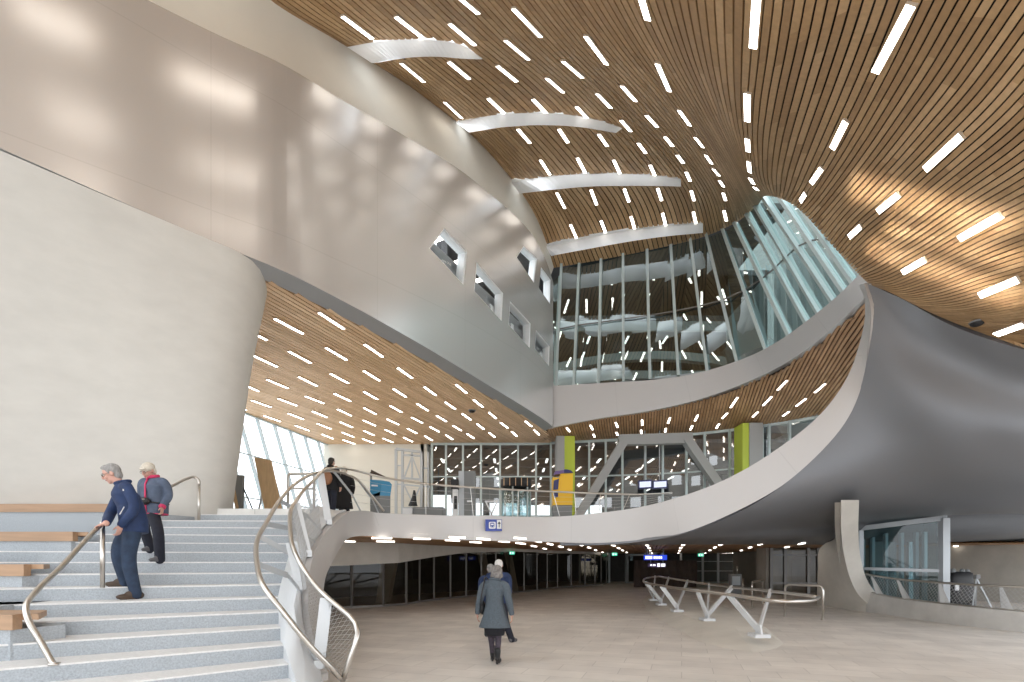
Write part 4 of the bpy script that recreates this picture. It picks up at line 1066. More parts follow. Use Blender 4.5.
for (fx, fy), tops in feet:
    f_ = fl_(fx, fy, .17)
    b = MB(); b.box(f_+V((0, 0, .03)), (.30, .34, .07)); b.slab([f_+V((-.02, -.13, .05)), f_+V((-.02, .13, .05)), f_+V((-.02, .07, .24)), f_+V((-.02, -.07, .24))], V((.04, 0, 0))); under(t, b, 'foot_plate', 'steelwhite')
    for q in tops:
        e = near(T1+T2, *q)
        b = MB(); b.bar(f_+V((0, 0, .13)), e, .05, .12); under(t, b, 'strut', 'steelwhite')
# ---- hoops behind it
def hoop(x0, y0, x1, y1, z, name_, lab, grp='steel hoops in the hall'):
    t = thing('guard_hoop', lab, 'guard rail', (x0, y0, 0), grp); a, c = V((x0, y0, -.01)), V((x1, y1, -.01)); up_ = V((0, 0, z)); r = .12; d = (c-a).normalized()
    pts = [a, a+V((0, 0, z-r)), a+V((0, 0, z-r*.3))+d*r*.3, a+up_+d*r, c+up_-d*r, c+V((0, 0, z-r*.3))-d*r*.3, c+V((0, 0, z-r)), c]
    b = MB(); b.tube(pts, .035, 10); under(t, b, 'hoop', 'tube')
    for p in (a, c):
        b = MB(); b.tube([p+V((0, 0, .005)), p+V((0, 0, .03))], .07, 12); under(t, b, 'base_flange', 'tube')
a, c = fl_(785, 616.5), fl_(823, 620); hoop(a.x, a.y, c.x, c.y, .98, '', 'wide steel hoop rail right behind the barrier tip')
a, c = fl_(752, 607.3), fl_(762.6, 603.5); hoop(a.x, a.y, c.x, c.y, .92, '', 'narrow steel hoop rail farther back, left of the wide one')
a = fl_(743, 601); t = thing('post', 'single steel post left of the narrow hoop rail', 'post', a); b = MB(); b.tube([a, a+V((0, 0, .95))], .04, 10); under(t, b, 'shaft', 'tube'); b = MB(); b.tube([a, a+V((0, 0, .03))], .08, 10); under(t, b, 'base_flange', 'tube')
a = fl_(735, 598); t = thing('info_pillar', 'small grey info pillar behind the barrier', 'pillar', a); b = MB(); b.box(a+V((0, 0, .55)), (.5, .25, 1.1)); under(t, b, 'body', 'grey'); b = MB(); b.box(a+V((0, -.13, .8)), (.36, .02, .4)); under(t, b, 'panel', 'strut'); b = MB(); b.tube([a+V((.1, 0, 1.1)), a+V((.1, 0, 1.45))], .03, 8); under(t, b, 'mast', 'tube')
# ---- railing on the low curved wall at the right
pr = [(847.5,569.8,17.1),(864,573.6,16.7),(880,576.6,16.1),(899,579.3,15.4),(925,581.5,14.4),(952,583.5,13.6),(1024,587,12.0),(1100,589,11)]
PT = cr([P(*q) for q in pr], 60); PB = cr([P(852,579,17.0)]+[p+V((.06, .08, .02)) for p in PAR], 60)
t = thing('parapet_railing', 'steel railing with wire mesh on the low curved wall', 'railing', PB[30])
b = MB(); b.tube(PT, .03, 8); under(t, b, 'handrail', 'tube')
b = MB(); b.tube(PB, .018, 6); under(t, b, 'bottom_tube', 'tube')
for (ax, ay), (bx, by) in [((871,575.5),(879,594.5)), ((898.5,579.2),(906,599)), ((940,582.7),(947,604.3)), ((1000.5,586),(1004.5,609.8))]:
    p, q = near(PT, ax, ay), near(PB, bx, by); s = (PT[-1]-PT[0]).normalized()
    b = MB(); b.slab([q-s*.13, q+s*.13, p+s*.03, p-s*.03], V((.02, .03, 0))); under(t, b, 'post', 'steelwhite')
under(t, wire_panel(PB, PT, 60, .004), 'mesh_panel', 'mesh')

# ============================================================ things
# ---- signs
def glyph(t, quads, y, name, m, n=V((0, -1, 0)), th=.01):
    b = MB()
    for q in quads: b.slab([V(p) for p in q], n*th)
    return under(t, b, name, m)
def rect(o, u, v, a, b_, c, d): return [o+u*a+v*b_, o+u*c+v*b_, o+u*c+v*d, o+u*a+v*d]
def round_rect(o, u, v, a, b_, c, d, r, k=4):
    out = []
    for cx_, cy_, s in ((c-r, b_+r, -90), (c-r, d-r, 0), (a+r, d-r, 90), (a+r, b_+r, 180)):
        for i in range(k+1):
            g_ = math.radians(s+90*i/k); out.append(o+u*(cx_+r*math.cos(g_))+v*(cy_+r*math.sin(g_)))
    return out
so = P(485.3, 531, 15.72); u = V((1, .06, 0)).normalized(); v = V((0, 0, 1)); n_ = V((0, -1, 0)); px1 = 15.72/F
t = thing('direction_sign', 'blue station sign with white train pictogram and arrow on the gallery edge', 'sign', so)
b = MB(); b.slab(rect(so, u, v, 0, 0, 16.7*px1, 11.6*px1), V((0, .12, 0))); under(t, b, 'case', 'bluesign')
glyph(t, [round_rect(so+n_*.002, u, v, 3.6*px1, 2.3*px1, 10.4*px1, 9.2*px1, 1.2*px1)], 0, 'pictogram_plate', 'signwhite')
q_ = so+n_*.014
glyph(t, [round_rect(q_, u, v, 4.9*px1, 3.6*px1, 9.1*px1, 8.3*px1, 1*px1)], 0, 'train_front', 'bluesign', th=.004)
q_ = so+n_*.02
glyph(t, [rect(q_, u, v, 5.6*px1, 5.9*px1, 8.4*px1, 7.3*px1), rect(q_, u, v, 5.5*px1, 4.2*px1, 6.3*px1, 4.9*px1), rect(q_, u, v, 7.7*px1, 4.2*px1, 8.5*px1, 4.9*px1)], 0, 'train_windows', 'signwhite', th=.004)
glyph(t, [rect(so+n_*.002, u, v, 11.6*px1, 2.2*px1, 16.2*px1, 11.1*px1)], 0, 'arrow_plate', 'signwhite')
q_ = so+n_*.014; cxa = 13.9*px1
glyph(t, [rect(q_, u, v, cxa-.35*px1, 3.6*px1, cxa+.35*px1, 7.8*px1), [q_+u*(cxa-1.6*px1)+v*7.2*px1, q_+u*(cxa+1.6*px1)+v*7.2*px1, q_+u*cxa+v*9.7*px1]], 0, 'arrow', 'black', th=.004)
def lit_sign(x0, y0, x1, y1, d, lab, bars, m='bluelit'):
    o = P(x0, y1, d); k = d/F; w_, h_ = (x1-x0)*k, (y1-y0)*k
    t = thing('lit_sign', lab, 'sign', o); b = MB(); b.slab(rect(o, V((1, 0, 0)), v, 0, 0, w_, h_), V((0, .15, 0))); under(t, b, 'case', m)
    q = o+n_*.005
    b = MB()
    for (a, c, e, f) in bars: b.slab(rect(q, V((1, 0, 0)), v, a*w_, c*h_, e*w_, f*h_), n_*.01)
    under(t, b, 'lettering', 'whitelit')
    b = MB()
    for s in (.15, .85): b.tube([o+V((w_*s, .08, h_)), V((o.x+w_*s, o.y+.08, low_z+.03))], .02, 6)
    under(t, b, 'hanger', 'strut')
lit_sign(644.5, 555, 667, 560, 27, 'blue lit hanging sign with white text under the low ceiling', [(.04, .2, .09, .8), (.11, .2, .20, .8), (.22, .2, .27, .8), (.29, .2, .34, .8), (.4, .25, .46, .75), (.48, .25, .54, .75), (.56, .25, .6, .75), (.62, .25, .7, .75), (.72, .25, .78, .75)])
lit_sign(648.5, 563, 666, 567.2, 29, 'small dim lit sign below the blue hanging sign', [(.1, .3, .2, .7), (.25, .3, .4, .7), (.5, .1, .66, .9), (.72, .15, .95, .85)], 'purple')
def exit_sign(px, py, d, lab):
    o = P(px-2.6, py+1.5, d); k = d/F; w_, h_ = 5.2*k, 3*k
    t = thing('exit_sign', lab, 'sign', o, 'green exit signs'); b = MB(); b.slab(rect(o, V((1, 0, 0)), v, 0, 0, w_, h_), V((0, .08, 0))); under(t, b, 'case', 'exit')
    q = o+n_*.004; b = MB()
    b.slab(rect(q, V((1, 0, 0)), v, .10*w_, .2*h_, .30*w_, .8*h_), n_*.006)
    b.slab([q+V((.45*w_, 0, .5*h_)), q+V((.6*w_, 0, .8*h_)), q+V((.6*w_, 0, .2*h_))], n_*.006); b.slab(rect(q, V((1, 0, 0)), v, .6*w_, .4*h_, .9*w_, .6*h_), n_*.006)
    under(t, b, 'pictogram', 'whitelit')
    b = MB(); b.tube([o+V((w_/2, .04, h_)), V((o.x+w_/2, o.y+.04, low_z+.03))], .015, 6); under(t, b, 'hanger', 'strut')
exit_sign(614.7, 554.2, 38, 'green exit sign above the far glass door')
exit_sign(701, 555, 33, 'green exit sign right of the brown hoarding')
exit_sign(512, 553, 26.4, 'green exit sign beside the corner of the dark glass wall')
# ---- brown hoarding
a, c = P(634, 588, 33), P(697, 587, 33); b = MB()
rows = [[V((a.x+(c.x-a.x)*i/40, 33+.10*math.sin(i*1.3+j*.6)+.05*math.sin(i*.5), .02+j*.217)) for i in range(41)] for j in range(9)]
b.grid(rows); o = b.build('hoarding', 'brown'); solidify(o, .03, 0); tag(o, 'dark brown cloth covered hoarding beneath the blue lit sign', 'hoarding')
# ---- ticket machine on the gallery
d = 17.6; o = PZ(562, d, 2.77)
t = thing('ticket_machine', 'tall yellow ticket machine with a blue screen on the gallery', 'ticket machine', o)
def pr_(pts, y0, y1):
    b = MB(); b.slab([V((x, y0, z)) for x, z in pts], V((0, y1-y0, 0))); return b
x = lambda px: PZ(px, d, 0).x
zz = lambda py: CAMZ+(HY-py)*d/F
b = pr_([(x(553), zz(505)), (x(572.5), zz(505)), (x(573), zz(473)), (x(560.5), zz(473.5)), (x(559.5), zz(478)), (x(553), zz(477))], d, d+.6); under(t, b, 'body', 'yellow')
b = pr_([(x(553.2), 2.77), (x(572), 2.77), (x(572.3), zz(505)), (x(553), zz(505))], d+.03, d+.55); under(t, b, 'plinth', 'cabgrey')
b = pr_([(x(553.2), zz(490)), (x(558), zz(489.5)), (x(559), zz(478.8)), (x(553.8), zz(480.6))], d-.03, d); under(t, b, 'screen', 'navy')
b = pr_([(x(554), zz(498)), (x(558), zz(497)), (x(558), zz(491)), (x(554), zz(491.5))], d-.03, d); under(t, b, 'keypad', 'navy')
b = pr_([(x(554.5), zz(474.8)), (x(564), zz(473.2)), (x(564), zz(470.2)), (x(555), zz(471.5))], d-.06, d+.5); under(t, b, 'side_cap', 'purple')
b = pr_([(x(564), zz(473.2)), (x(573), zz(473)), (x(571), zz(470.7)), (x(567), zz(469.6)), (x(564), zz(469.6))], d-.06, d+.5); under(t, b, 'top_cap', 'navy')
# ---- columns with a lime face
def lime_col(px0, px1, px2, d, zt, lab, flip=False):
    t = thing('square_column', lab, 'column', PZ(px1, d, 2.77), 'concrete columns with a lime side')
    xs = [PZ(p, d, 0).x for p in (px0, px1, px2)]
    zt = min(midz(x_, y_) for x_ in xs for y_ in (d, d+1))-.005
    b = MB(); b.box(((xs[0]+xs[1])/2 if not flip else (xs[1]+xs[2])/2, d+.5, (2.77+zt)/2), (abs((xs[1]-xs[0]) if not flip else xs[2]-xs[1]), 1.0, zt-2.77)); under(t, b, 'shaft', 'greysteel')
    b = MB(); b.box(((xs[1]+xs[2])/2 if not flip else (xs[0]+xs[1])/2, d+.5, (2.77+zt)/2), (abs((xs[2]-xs[1]) if not flip else xs[1]-xs[0]), .9, zt-2.77)); under(t, b, 'lime_face', 'lime')
lime_col(556.5, 564.5, 575, 25.9, 8.05, 'concrete column with lime green face, behind the yellow ticket machine')
lime_col(743, 749.5, 763, 23.9, 8.2, 'second concrete column with lime green face, beside the portal frame', True)
# ---- portal frame
d = 25.0; t = thing('portal_frame', 'grey steel portal frame of sloping legs in front of the glazing', 'portal frame', PZ(655, d, 2.77))
pts = [P(571, 528, d), P(624.5, 440.5, d), P(685.5, 438.5, d), P(738, 514, d)]
for nm, a, c in (('leg', pts[0], pts[1]), ('beam', pts[1]-V((.3, 0, 0)), pts[2]+V((.3, 0, 0))), ('leg', pts[2], pts[3])):
    b = MB(); b.bar(a, c, .4, .5, up=V((0, 1, 0)) if nm == 'leg' else V((0, 0, 1))); under(t, b, nm, 'greysteel')
# ---- hanging monitors
for x0, x1, lab in ((638.5, 652, 'left one of two hanging lit screens on the gallery'), (652.8, 667.5, 'right one of two hanging lit screens on the gallery')):
    o = P(x0, 489, 25.6); k = 25.6/F; t = thing('monitor', lab, 'monitor', o, 'hanging monitors'); w_, h_ = (x1-x0)*k, 8.6*k; ux = V((1, 0, .06))
    b = MB(); b.slab(rect(o, ux, v, 0, 0, w_, h_), V((0, .15, 0))); under(t, b, 'case', 'navy')
    b = MB(); b.slab(rect(o+n_*.003, ux, v, .08*w_, .16*h_, .92*w_, .82*h_), n_*.008); under(t, b, 'screen', 'screen')
    b = MB(); b.tube([o+V((w_/2, .1, h_)), V((o.x+w_/2, 25.7, midz(o.x+w_/2, 25.7)+.02))], .03, 6); under(t, b, 'hanger', 'strut')
# ---- grey info pillar, lift, bench, truss frame, boards
def boxpart(t, px0, py0, px1, py1, d, dep, name, m):
    a, c = P(px0, py0, d), P(px1, py1, d); b = MB(); b.box(((a.x+c.x)/2, d+dep/2, (a.z+c.z)/2), (abs(c.x-a.x), dep, abs(a.z-c.z))); return under(t, b, name, m)
zfl = lambda d: HY-(2.77-CAMZ)*F/d          # picture row of the gallery floor at depth d
d = 19; t = thing('cabinet', 'tall grey cabinet with pale blue edge on the gallery', 'cabinet', PZ(468, d, 2.77))
boxpart(t, 464, 471, 475, zfl(d), d, .5, 'body', 'cabgrey'); boxpart(t, 458.5, 471, 464, zfl(d), d+.05, .5, 'side_panel', 'strut'); boxpart(t, 467, 500.4, 471.5, 502, d-.02, .03, 'label_plate', 'signwhite')
d = 18.6; t = thing('ticket_gate', 'narrow dark gate post left of the tall grey cabinet', 'gate', PZ(454, d, 2.77))
boxpart(t, 451, 479, 458.3, 489, d, .3, 'head', 'black'); boxpart(t, 452.5, 489, 457.5, zfl(d), d+.05, .25, 'post', 'signwhite'); boxpart(t, 454, 496, 457, 509, d+.03, .02, 'panel', 'black')
d = 21; c_ = PZ(516, d+.7, 2.77); t = thing('glass_lift', 'round glass lift shaft with dark head on the gallery', 'lift', c_)
def cyl(c, r, z0, z1, n=20): 
    b = MB(); b.tube([V((c.x, c.y, z0)), V((c.x, c.y, z1))], r, n); return b
zt = CAMZ+(HY-477)*d/F; zm = CAMZ+(HY-486)*d/F
under(t, cyl(c_, .62, 2.77, zm), 'glass_drum', 'blueglass'); under(t, cyl(c_, .66, zm, zt), 'head', 'black')
b = MB()
for k in range(6):
    a_ = k*math.pi/3+.3; q_ = c_+V((math.cos(a_)*.64, math.sin(a_)*.64, 0)); b.tube([q_, V((q_.x, q_.y, zm))], .035, 6)
under(t, b, 'frame', 'mullion')
b = MB()
for k in range(5): b.box((c_.x-.5+k*.24, c_.y-.68, (zt+zm)/2), (.03, .05, zt-zm-.05))
under(t, b, 'gilt_bars', 'ply')
d = 17.2; t = thing('bench', 'low grey block bench behind the gallery railing', 'bench', PZ(425, d, 2.77))
boxpart(t, 413, 507, 443, 515, d, .8, 'seat', 'cabgrey'); boxpart(t, 414, 515, 442, zfl(d), d+.1, .6, 'base', 'black')
d = 17.1; t = thing('crate', 'white crate left of the low grey bench', 'crate', PZ(407, d, 2.77)); boxpart(t, 402.5, 508, 411.8, 514, d, .5, 'box', 'signwhite'); boxpart(t, 402.2, 507, 412, 508.2, d-.02, .54, 'lid', 'strut'); boxpart(t, 403, 514, 411.5, zfl(d), d+.05, .4, 'base', 'black')
d = 25.5; t = thing('steel_frame', 'tall pale steel lattice frame before the pale back wall', 'frame', PZ(410, d, 2.77)); k = d/F
def P2(px, py): return P(px, py, d)
def fb(lines, name, r, m='strut'):
    b = MB()
    for a, c in lines: b.bar(P2(*a), P2(*c), r, r)
    under(t, b, name, m)
fb([((396,449),(396,536)), ((421.5,452),(421.5,536)), ((396,449),(421.5,452)), ((402.5,450),(402.5,536))], 'upright_frame', .12)
fb([((403,455),(421,456)), ((403,478),(421,479.5)), ((412,450),(412,479))], 'crossbar', .09)
fb([((412,456),(404,478)), ((412,456),(420.5,479)), ((396,465.5),(402,465.5)), ((404,485),(421,520)), ((421,485),(404,520))], 'diagonal_brace', .06)
fb([((421.5,468),(428,468.5)), ((428,452),(428,536)), ((396,484),(430,487))], 'side_rail', .07)
t = tag(MB().build('x', 'black'), None) if False else None
# black garment hanging on the frame
b = MB(); c_ = P(413.5, 500, 25.2)
rg = []
for (py, hw, off) in ((490.5, .8, .3), (493, 1.4, .3), (497, 2.2, .1), (501, 3.2, -.6), (504.5, 4.3, -1.2), (506, 4.6, -1.0)):
    q_ = P(414+off, py, 25.2); h_ = hw*25.2/F
    rg.append([q_+V((math.cos(a_)*h_, math.sin(a_)*.14, 0)) for a_ in [2*math.pi*i/14 for i in range(14)]])
b.rings(rg); tag(b.build('black_jacket', 'black'), 'black jacket hung on the pale steel lattice frame', 'jacket')
# notice totem
d = 16.2; o = PZ(376, d, 2.77); t = thing('info_totem', 'info totem with bright blue top panel on the gallery', 'totem', o)
b = MB(); b.slab([P(370.5, 521, d), P(380, 521, d), P(380, 492, d), P(370.5, 495, d)], V((.3, .12, 0))); under(t, b, 'base', 'cabgrey')
b = MB(); b.slab([P(370.3, 497, d), P(380, 495.5, d), P(381.5, 484, d), P(379, 481, d), P(370, 479.5, d)], V((.3, .12, 0))); under(t, b, 'blue_panel', 'totemblue')
b = MB(); b.slab(rect(P(371.5, 486.2, d-.01), V((1, 0, -.05)), v, 0, 0, .2, .05), n_*.008); under(t, b, 'lettering', 'signwhite')
d = 17; t = thing('slanted_board', 'dark wedge shaped board above the info totem', 'board', P(371, 476, d)); b = MB(); b.slab([P(370.5, 473.5, d), P(385, 476.5, d), P(371, 469.5, d)], V((0, .15, 0))); under(t, b, 'panel', 'brown'); b = MB(); b.tube([P(371, 472, d+.05), V((P(371, 0, d).x, d+.05, 2.77))], .04, 6); under(t, b, 'post', 'cabgrey')
# leaning wooden board and dark panel by the window wall
d = 13.4
t = thing('plywood_board', 'tall plywood board leaning by the window wall behind the stairs', 'board', PZ(268, d, 2.77))
b = MB(); q_ = [P(254, 457, d), P(270, 460, d), P(283, 519.5, d), P(266.5, 519.5, d)]; b.slab(q_, V((.02, .05, 0))); under(t, b, 'panel', 'ply')
b = MB(); b.bar(P(268, 470, d+.1), PZ(256, d+.7, 2.77), .04, .04); under(t, b, 'prop', 'strut')
t = thing('dark_panel', 'dark narrow panel with wooden edge left of the plywood board', 'board', PZ(238, d, 2.77))
b = MB(); b.slab([P(232, 475, d), P(242.5, 475, d), P(241, 519.5, d), P(237, 519.5, d)], V((.02, .08, 0))); under(t, b, 'panel', 'cabgrey')
b = MB(); b.slab([P(228.7, 472, d-.03), P(231, 472.5, d-.03), P(240, 519.5, d-.03), P(237, 519.5, d-.03)], V((.02, .05, 0))); under(t, b, 'wooden_edge', 'ply')
b = MB(); b.bar(P(242.5, 486, d+.05), PZ(257, d+.1, 2.77), .03, .03); under(t, b, 'prop', 'black')
# railing and bike rack like hoops near the window wall
for px, d, lab in ((300, 16.5, 'pale steel hoop rail on the gallery, nearer the stairs'), ):
    t = thing('guard_hoop', lab, 'guard rail', PZ(px, d, 2.77), 'steel hoops in the hall'); b = MB()
    b.tube([PZ(288, d, 2.77), P(288, 476, d), P(290, 474, d), P(312, 474, d+1), P(314, 477, d+1), PZ(314, d+1, 2.77)], .045, 8); under(t, b, 'hoop', 'tube'); b = MB(); b.tube([P(288, 488, d), P(314, 489, d+1)], .03, 6); under(t, b, 'crossbar', 'tube')
t = thing('trestle', 'white folding trestle between cabinet and glass lift', 'trestle', PZ(492, 19.5, 2.77)); b = MB()
for a, c in (((486, 502), (497, 526)), ((497, 502), (486, 526))): b.bar(P(*a, 19.5), P(*c, 19.5), .05, .05)
under(t, b, 'crossed_legs', 'signwhite'); b = MB(); b.bar(P(485, 501.5, 19.5), P(498, 501.5, 19.5), .12, .05); under(t, b, 'top_bar', 'signwhite')
# ---- little ceiling sensors
for (px, py, hit, lab) in ((979, 321, ceil_hit, 'small dark round sensor on the timber ceiling above the twist'), (472, 410, flat_hit(lambda x, y: 8.0), 'small dark twin sensor in the soffit under the silver wall')):
    p, n = hit(px, py); t = thing('ceiling_sensor', lab, 'sensor', p); b = MB(); b.ellipsoid(p+n*.05, (.13, .13, .07)); under(t, b, 'dome', 'black'); b = MB(); b.ellipsoid(p+n*.02, (.17, .17, .03)); under(t, b, 'ring', 'cabgrey')
# ---- glass box behind the low wall at the right
fx = [P(860, 528.5, 17.6), P(944, 518.2, 16.0)]; t = thing('glass_box', 'glazed lift enclosure with grey frame behind the low wall', 'glass enclosure', (fx[1].x, fx[1].y, 0))
A0, A1_ = V((fx[0].x, fx[0].y, 0)), V((fx[1].x, fx[1].y, 0)); bk2 = V((1.4, 3.2, 0))
b = MB(); b.bar(fx[0], fx[1], .16, .16); b.bar(A1_, fx[1], .22, .2, up=V((0, 1, 0))); b.bar(A0, fx[0], .16, .16, up=V((0, 1, 0))); b.bar(fx[1], fx[1]+bk2, .16, .16)
za, zb = P(862, 568.5, 17.6).z, P(944, 571, 16.0).z
b.bar(V((A0.x, A0.y, za)), V((A1_.x, A1_.y, zb)), .1, .1); b.bar(A1_+bk2, fx[1]+bk2, .16, .16, up=V((0, 1, 0))); under(t, b, 'frame', 'strut')
b = MB(); b.add([A0, A1_, fx[1], fx[0]], [(0, 1, 2, 3)]); b.add([A1_, A1_+bk2, fx[1]+bk2, fx[1]], [(0, 1, 2, 3)]); o = under(t, b, 'pane', 'boxglass')
b = MB()
for s in (.12, .25, .42, .62, .8, .9):
    p_ = A0*(1-s)+A1_*s+V((.4, .9, 0)); b.box(p_+V((0, 0, 1.35)), (.1, .12, 2.6))
under(t, b, 'reflection_bar', 'strut')  # pale bars standing in for light streaks reflected in the glass
b = MB(); b.box((A0+A1_)/2+V((.8, 1.9, 1.2)), (.9, .15, 2.4)); under(t, b, 'lift_door', 'cabgrey')
b = MB(); 
for s in (.3, .5, .7): p_ = A0*(1-s)+A1_*s+V((.2, .4, 0)); b.box(p_+V((0, 0, .75)), (.35, .06, 1.1))
under(t, b, 'glass_barrier', 'clear')
for s in (.35, .55): 
    pass
# black draped cart and tripod
d = 16.0; o = PZ(966, d, 0); t = thing('equipment_cart', 'black covered equipment cart beside the glass box', 'cart', o)
b = MB(); rg = []
for z_, w_, dep in ((.12, .42, .3), (.5, .40, .28), (1.1, .38, .26), (1.3, .36, .24), (1.34, .28, .18)):
    rg.append([o+V((math.copysign(abs(math.cos(a_))**.5, math.cos(a_))*w_, math.copysign(abs(math.sin(a_))**.5, math.sin(a_))*dep+.3, z_)) for a_ in [2*math.pi*i/20 for i in range(20)]])
b.rings(rg); under(t, b, 'black_cover', 'black')
for sx in (-.3, .3):
    for sy in (.1, .5):
        b = MB(); b.ellipsoid(o+V((sx, sy, .06)), (.03, .06, .06)); under(t, b, 'wheel', 'cabgrey')
for ex, er in ((-.24, .09), (.06, .08), (.22, .07)):
    b = MB(); b.ellipsoid(o+V((ex, .2, 1.36)), (er, er*.9, er)); under(t, b, 'bundle', 'cabgrey')
b = MB(); b.box(o+V((-.3, -.02, .86)), (.12, .03, .2)); under(t, b, 'white_tag', 'signwhite')
o = PZ(984, 15.4, 0); t = thing('tripod', 'grey folding tripod leaning by the black cart', 'tripod', o); ap = o+V((-.22, 0, 1.15))
for q_ in ((-.3, .1), (.28, -.1), (.05, .35)):
    b = MB(); b.bar(ap, o+V((q_[0], q_[1], 0)), .035, .035); under(t, b, 'leg', 'strut')
b = MB(); b.box(ap+V((0, 0, .06)), (.12, .12, .12)); under(t, b, 'head', 'grey')
# ============================================================ people
M['skin'] = mat('skin', (.56, .33, .25), .55)
M['skinpink'] = mat('skin_flushed', (.60, .34, .27), .55)
M['hairgrey'] = mat('grey_hair', (.30, .29, .28), .7, noise=.35, nscale=40, stretch=(1, 1, .25))
M['hairwhite'] = mat('white_hair', (.72, .70, .68), .7, noise=.15, nscale=40, stretch=(1, 1, .25))
M['hairsalt'] = mat('pepper_hair', (.20, .185, .175), .7, noise=.5, nscale=45, stretch=(1, 1, .25))
M['hairblond'] = mat('pale_blond_hair', (.62, .56, .47), .7, noise=.2, nscale=40)
M['hairdark'] = mat('dark_hair', (.03, .024, .02), .6)
M['navyjacket'] = mat('navy_jacket', (.014, .032, .095), .75, noise=.25, nscale=9, bump=.3, bscale=14)
M['jeans'] = mat('blue_jeans', (.024, .042, .08), .85, noise=.3, nscale=8, bump=.25, bscale=18)
M['darktrouser'] = mat('dark_trousers', (.014, .016, .028), .85, noise=.2, nscale=8, bump=.2, bscale=18)
M['shoebrown'] = mat('brown_shoe', (.07, .045, .03), .6)
M['shoeblack'] = mat('black_shoe', (.012, .012, .014), .5)
M['shoegrey'] = mat('grey_shoe', (.12, .12, .13), .6)
M['slate'] = mat('slate_blue_jacket', (.085, .11, .165), .75, noise=.2, nscale=9, bump=.3, bscale=14)
M['pink'] = mat('pink_trim', (.62, .04, .13), .6)
M['tweed'] = mat('grey_tweed', (.085, .105, .125), .9, noise=.38, nscale=90, bump=.3, bscale=90)
M['skirt'] = mat('black_skirt', (.012, .012, .016), .9)
M['tights'] = mat('patterned_tights', (.10, .075, .10), .8, noise=.0, nscale=28, col2=(.02, .02, .028))
M['blackcoat'] = mat('black_coat', (.012, .012, .014), .85, noise=.2, nscale=9)
M['bagbrown'] = mat('brown_leather_bag', (.30, .14, .07), .5)
M['bagblack'] = mat('black_bag', (.014, .014, .016), .5)
M['lens'] = mat('spectacle_frame', (.02, .02, .02), .3)
M['eye'] = mat('eye_white', (.75, .73, .7), .3)
M['pupil'] = mat('eye_dark', (.02, .015, .012), .3)
M['lip'] = mat('lip', (.42, .17, .15), .5)

def frame_of(d, up=V((0, 0, 1))):
    d = V(d).normalized(); x = d.cross(V(up))
    x = x.normalized() if x.length > 1e-4 else V((1, 0, 0)); y = x.cross(d).normalized()
    return x, y, d
def limb(mb, pts, rad, n=12, flat=1.0, mi=0):
    """tapered limb with rounded ends through joints"""
    k = len(pts); pts = [V(p) for p in pts]
    pc = cr(pts, (k-1)*6+1); rc = []
    for j in range(len(pc)):
        t = j/6; i = min(k-2, int(t)); f = t-i; f = f*f*(3-2*f); rc.append(rad[i]*(1-f)+rad[i+1]*f)
    mb.tube(pc, rc, n, mi); mb.ellipsoid(pc[0], (rc[0],)*3, mi=mi); mb.ellipsoid(pc[-1], (rc[-1],)*3, mi=mi)
def torso(mb, secs, n=20, mi=0, sq=.8):
    """closed loft of (centre, half width, half depth, side axis, front axis)"""
    rg = []
    for c, w_, d_, x, y in secs:
        rg.append([V(c)+x*(math.copysign(abs(math.cos(a))**sq, math.cos(a))*w_)+y*(math.copysign(abs(math.sin(a))**sq, math.sin(a))*d_) for a in [2*math.pi*i/n for i in range(n)]])
    mb.rings(rg, mi)
def remeshed(mb, name, mats, parent, voxel=.009, smooth=2, tris=None):
    """fuse overlapping closed pieces into one continuous skin, materials kept by nearest piece"""
    tmp = bpy.data.objects.new('tmp', mb.mesh('tmp')); C.objects.link(tmp)
    bm = bmesh.new(); bm.from_mesh(tmp.data); bmesh.ops.recalc_face_normals(bm, faces=bm.faces); bm.to_mesh(tmp.data); bm.free()
    r = tmp.modifiers.new('fuse', 'REMESH'); r.mode = 'VOXEL'; r.voxel_size = voxel
    sm = tmp.modifiers.new('soft', 'SMOOTH'); sm.factor = .5; sm.iterations = smooth
    me = bpy.data.meshes.new_from_object(tmp.evaluated_get(bpy.context.evaluated_depsgraph_get()))
    bpy.data.objects.remove(tmp)
    bv = BVHTree.FromPolygons([V(v) for v in mb.v], [tuple(f) for f in mb.f])
    me.materials.clear()
    for m in (mats if isinstance(mats, (list, tuple)) else [mats]): me.materials.append(M[m])
    multi = len(set(mb.m)) > 1
    for p in me.polygons:
        p.use_smooth = True
        if multi:
            h = bv.find_nearest(p.center); p.material_index = mb.m[h[2]] if h[2] is not None else 0
        else: p.material_index = 0
    me.name = name; o = bpy.data.objects.new(name, me); C.objects.link(o); o.parent = parent
    return o
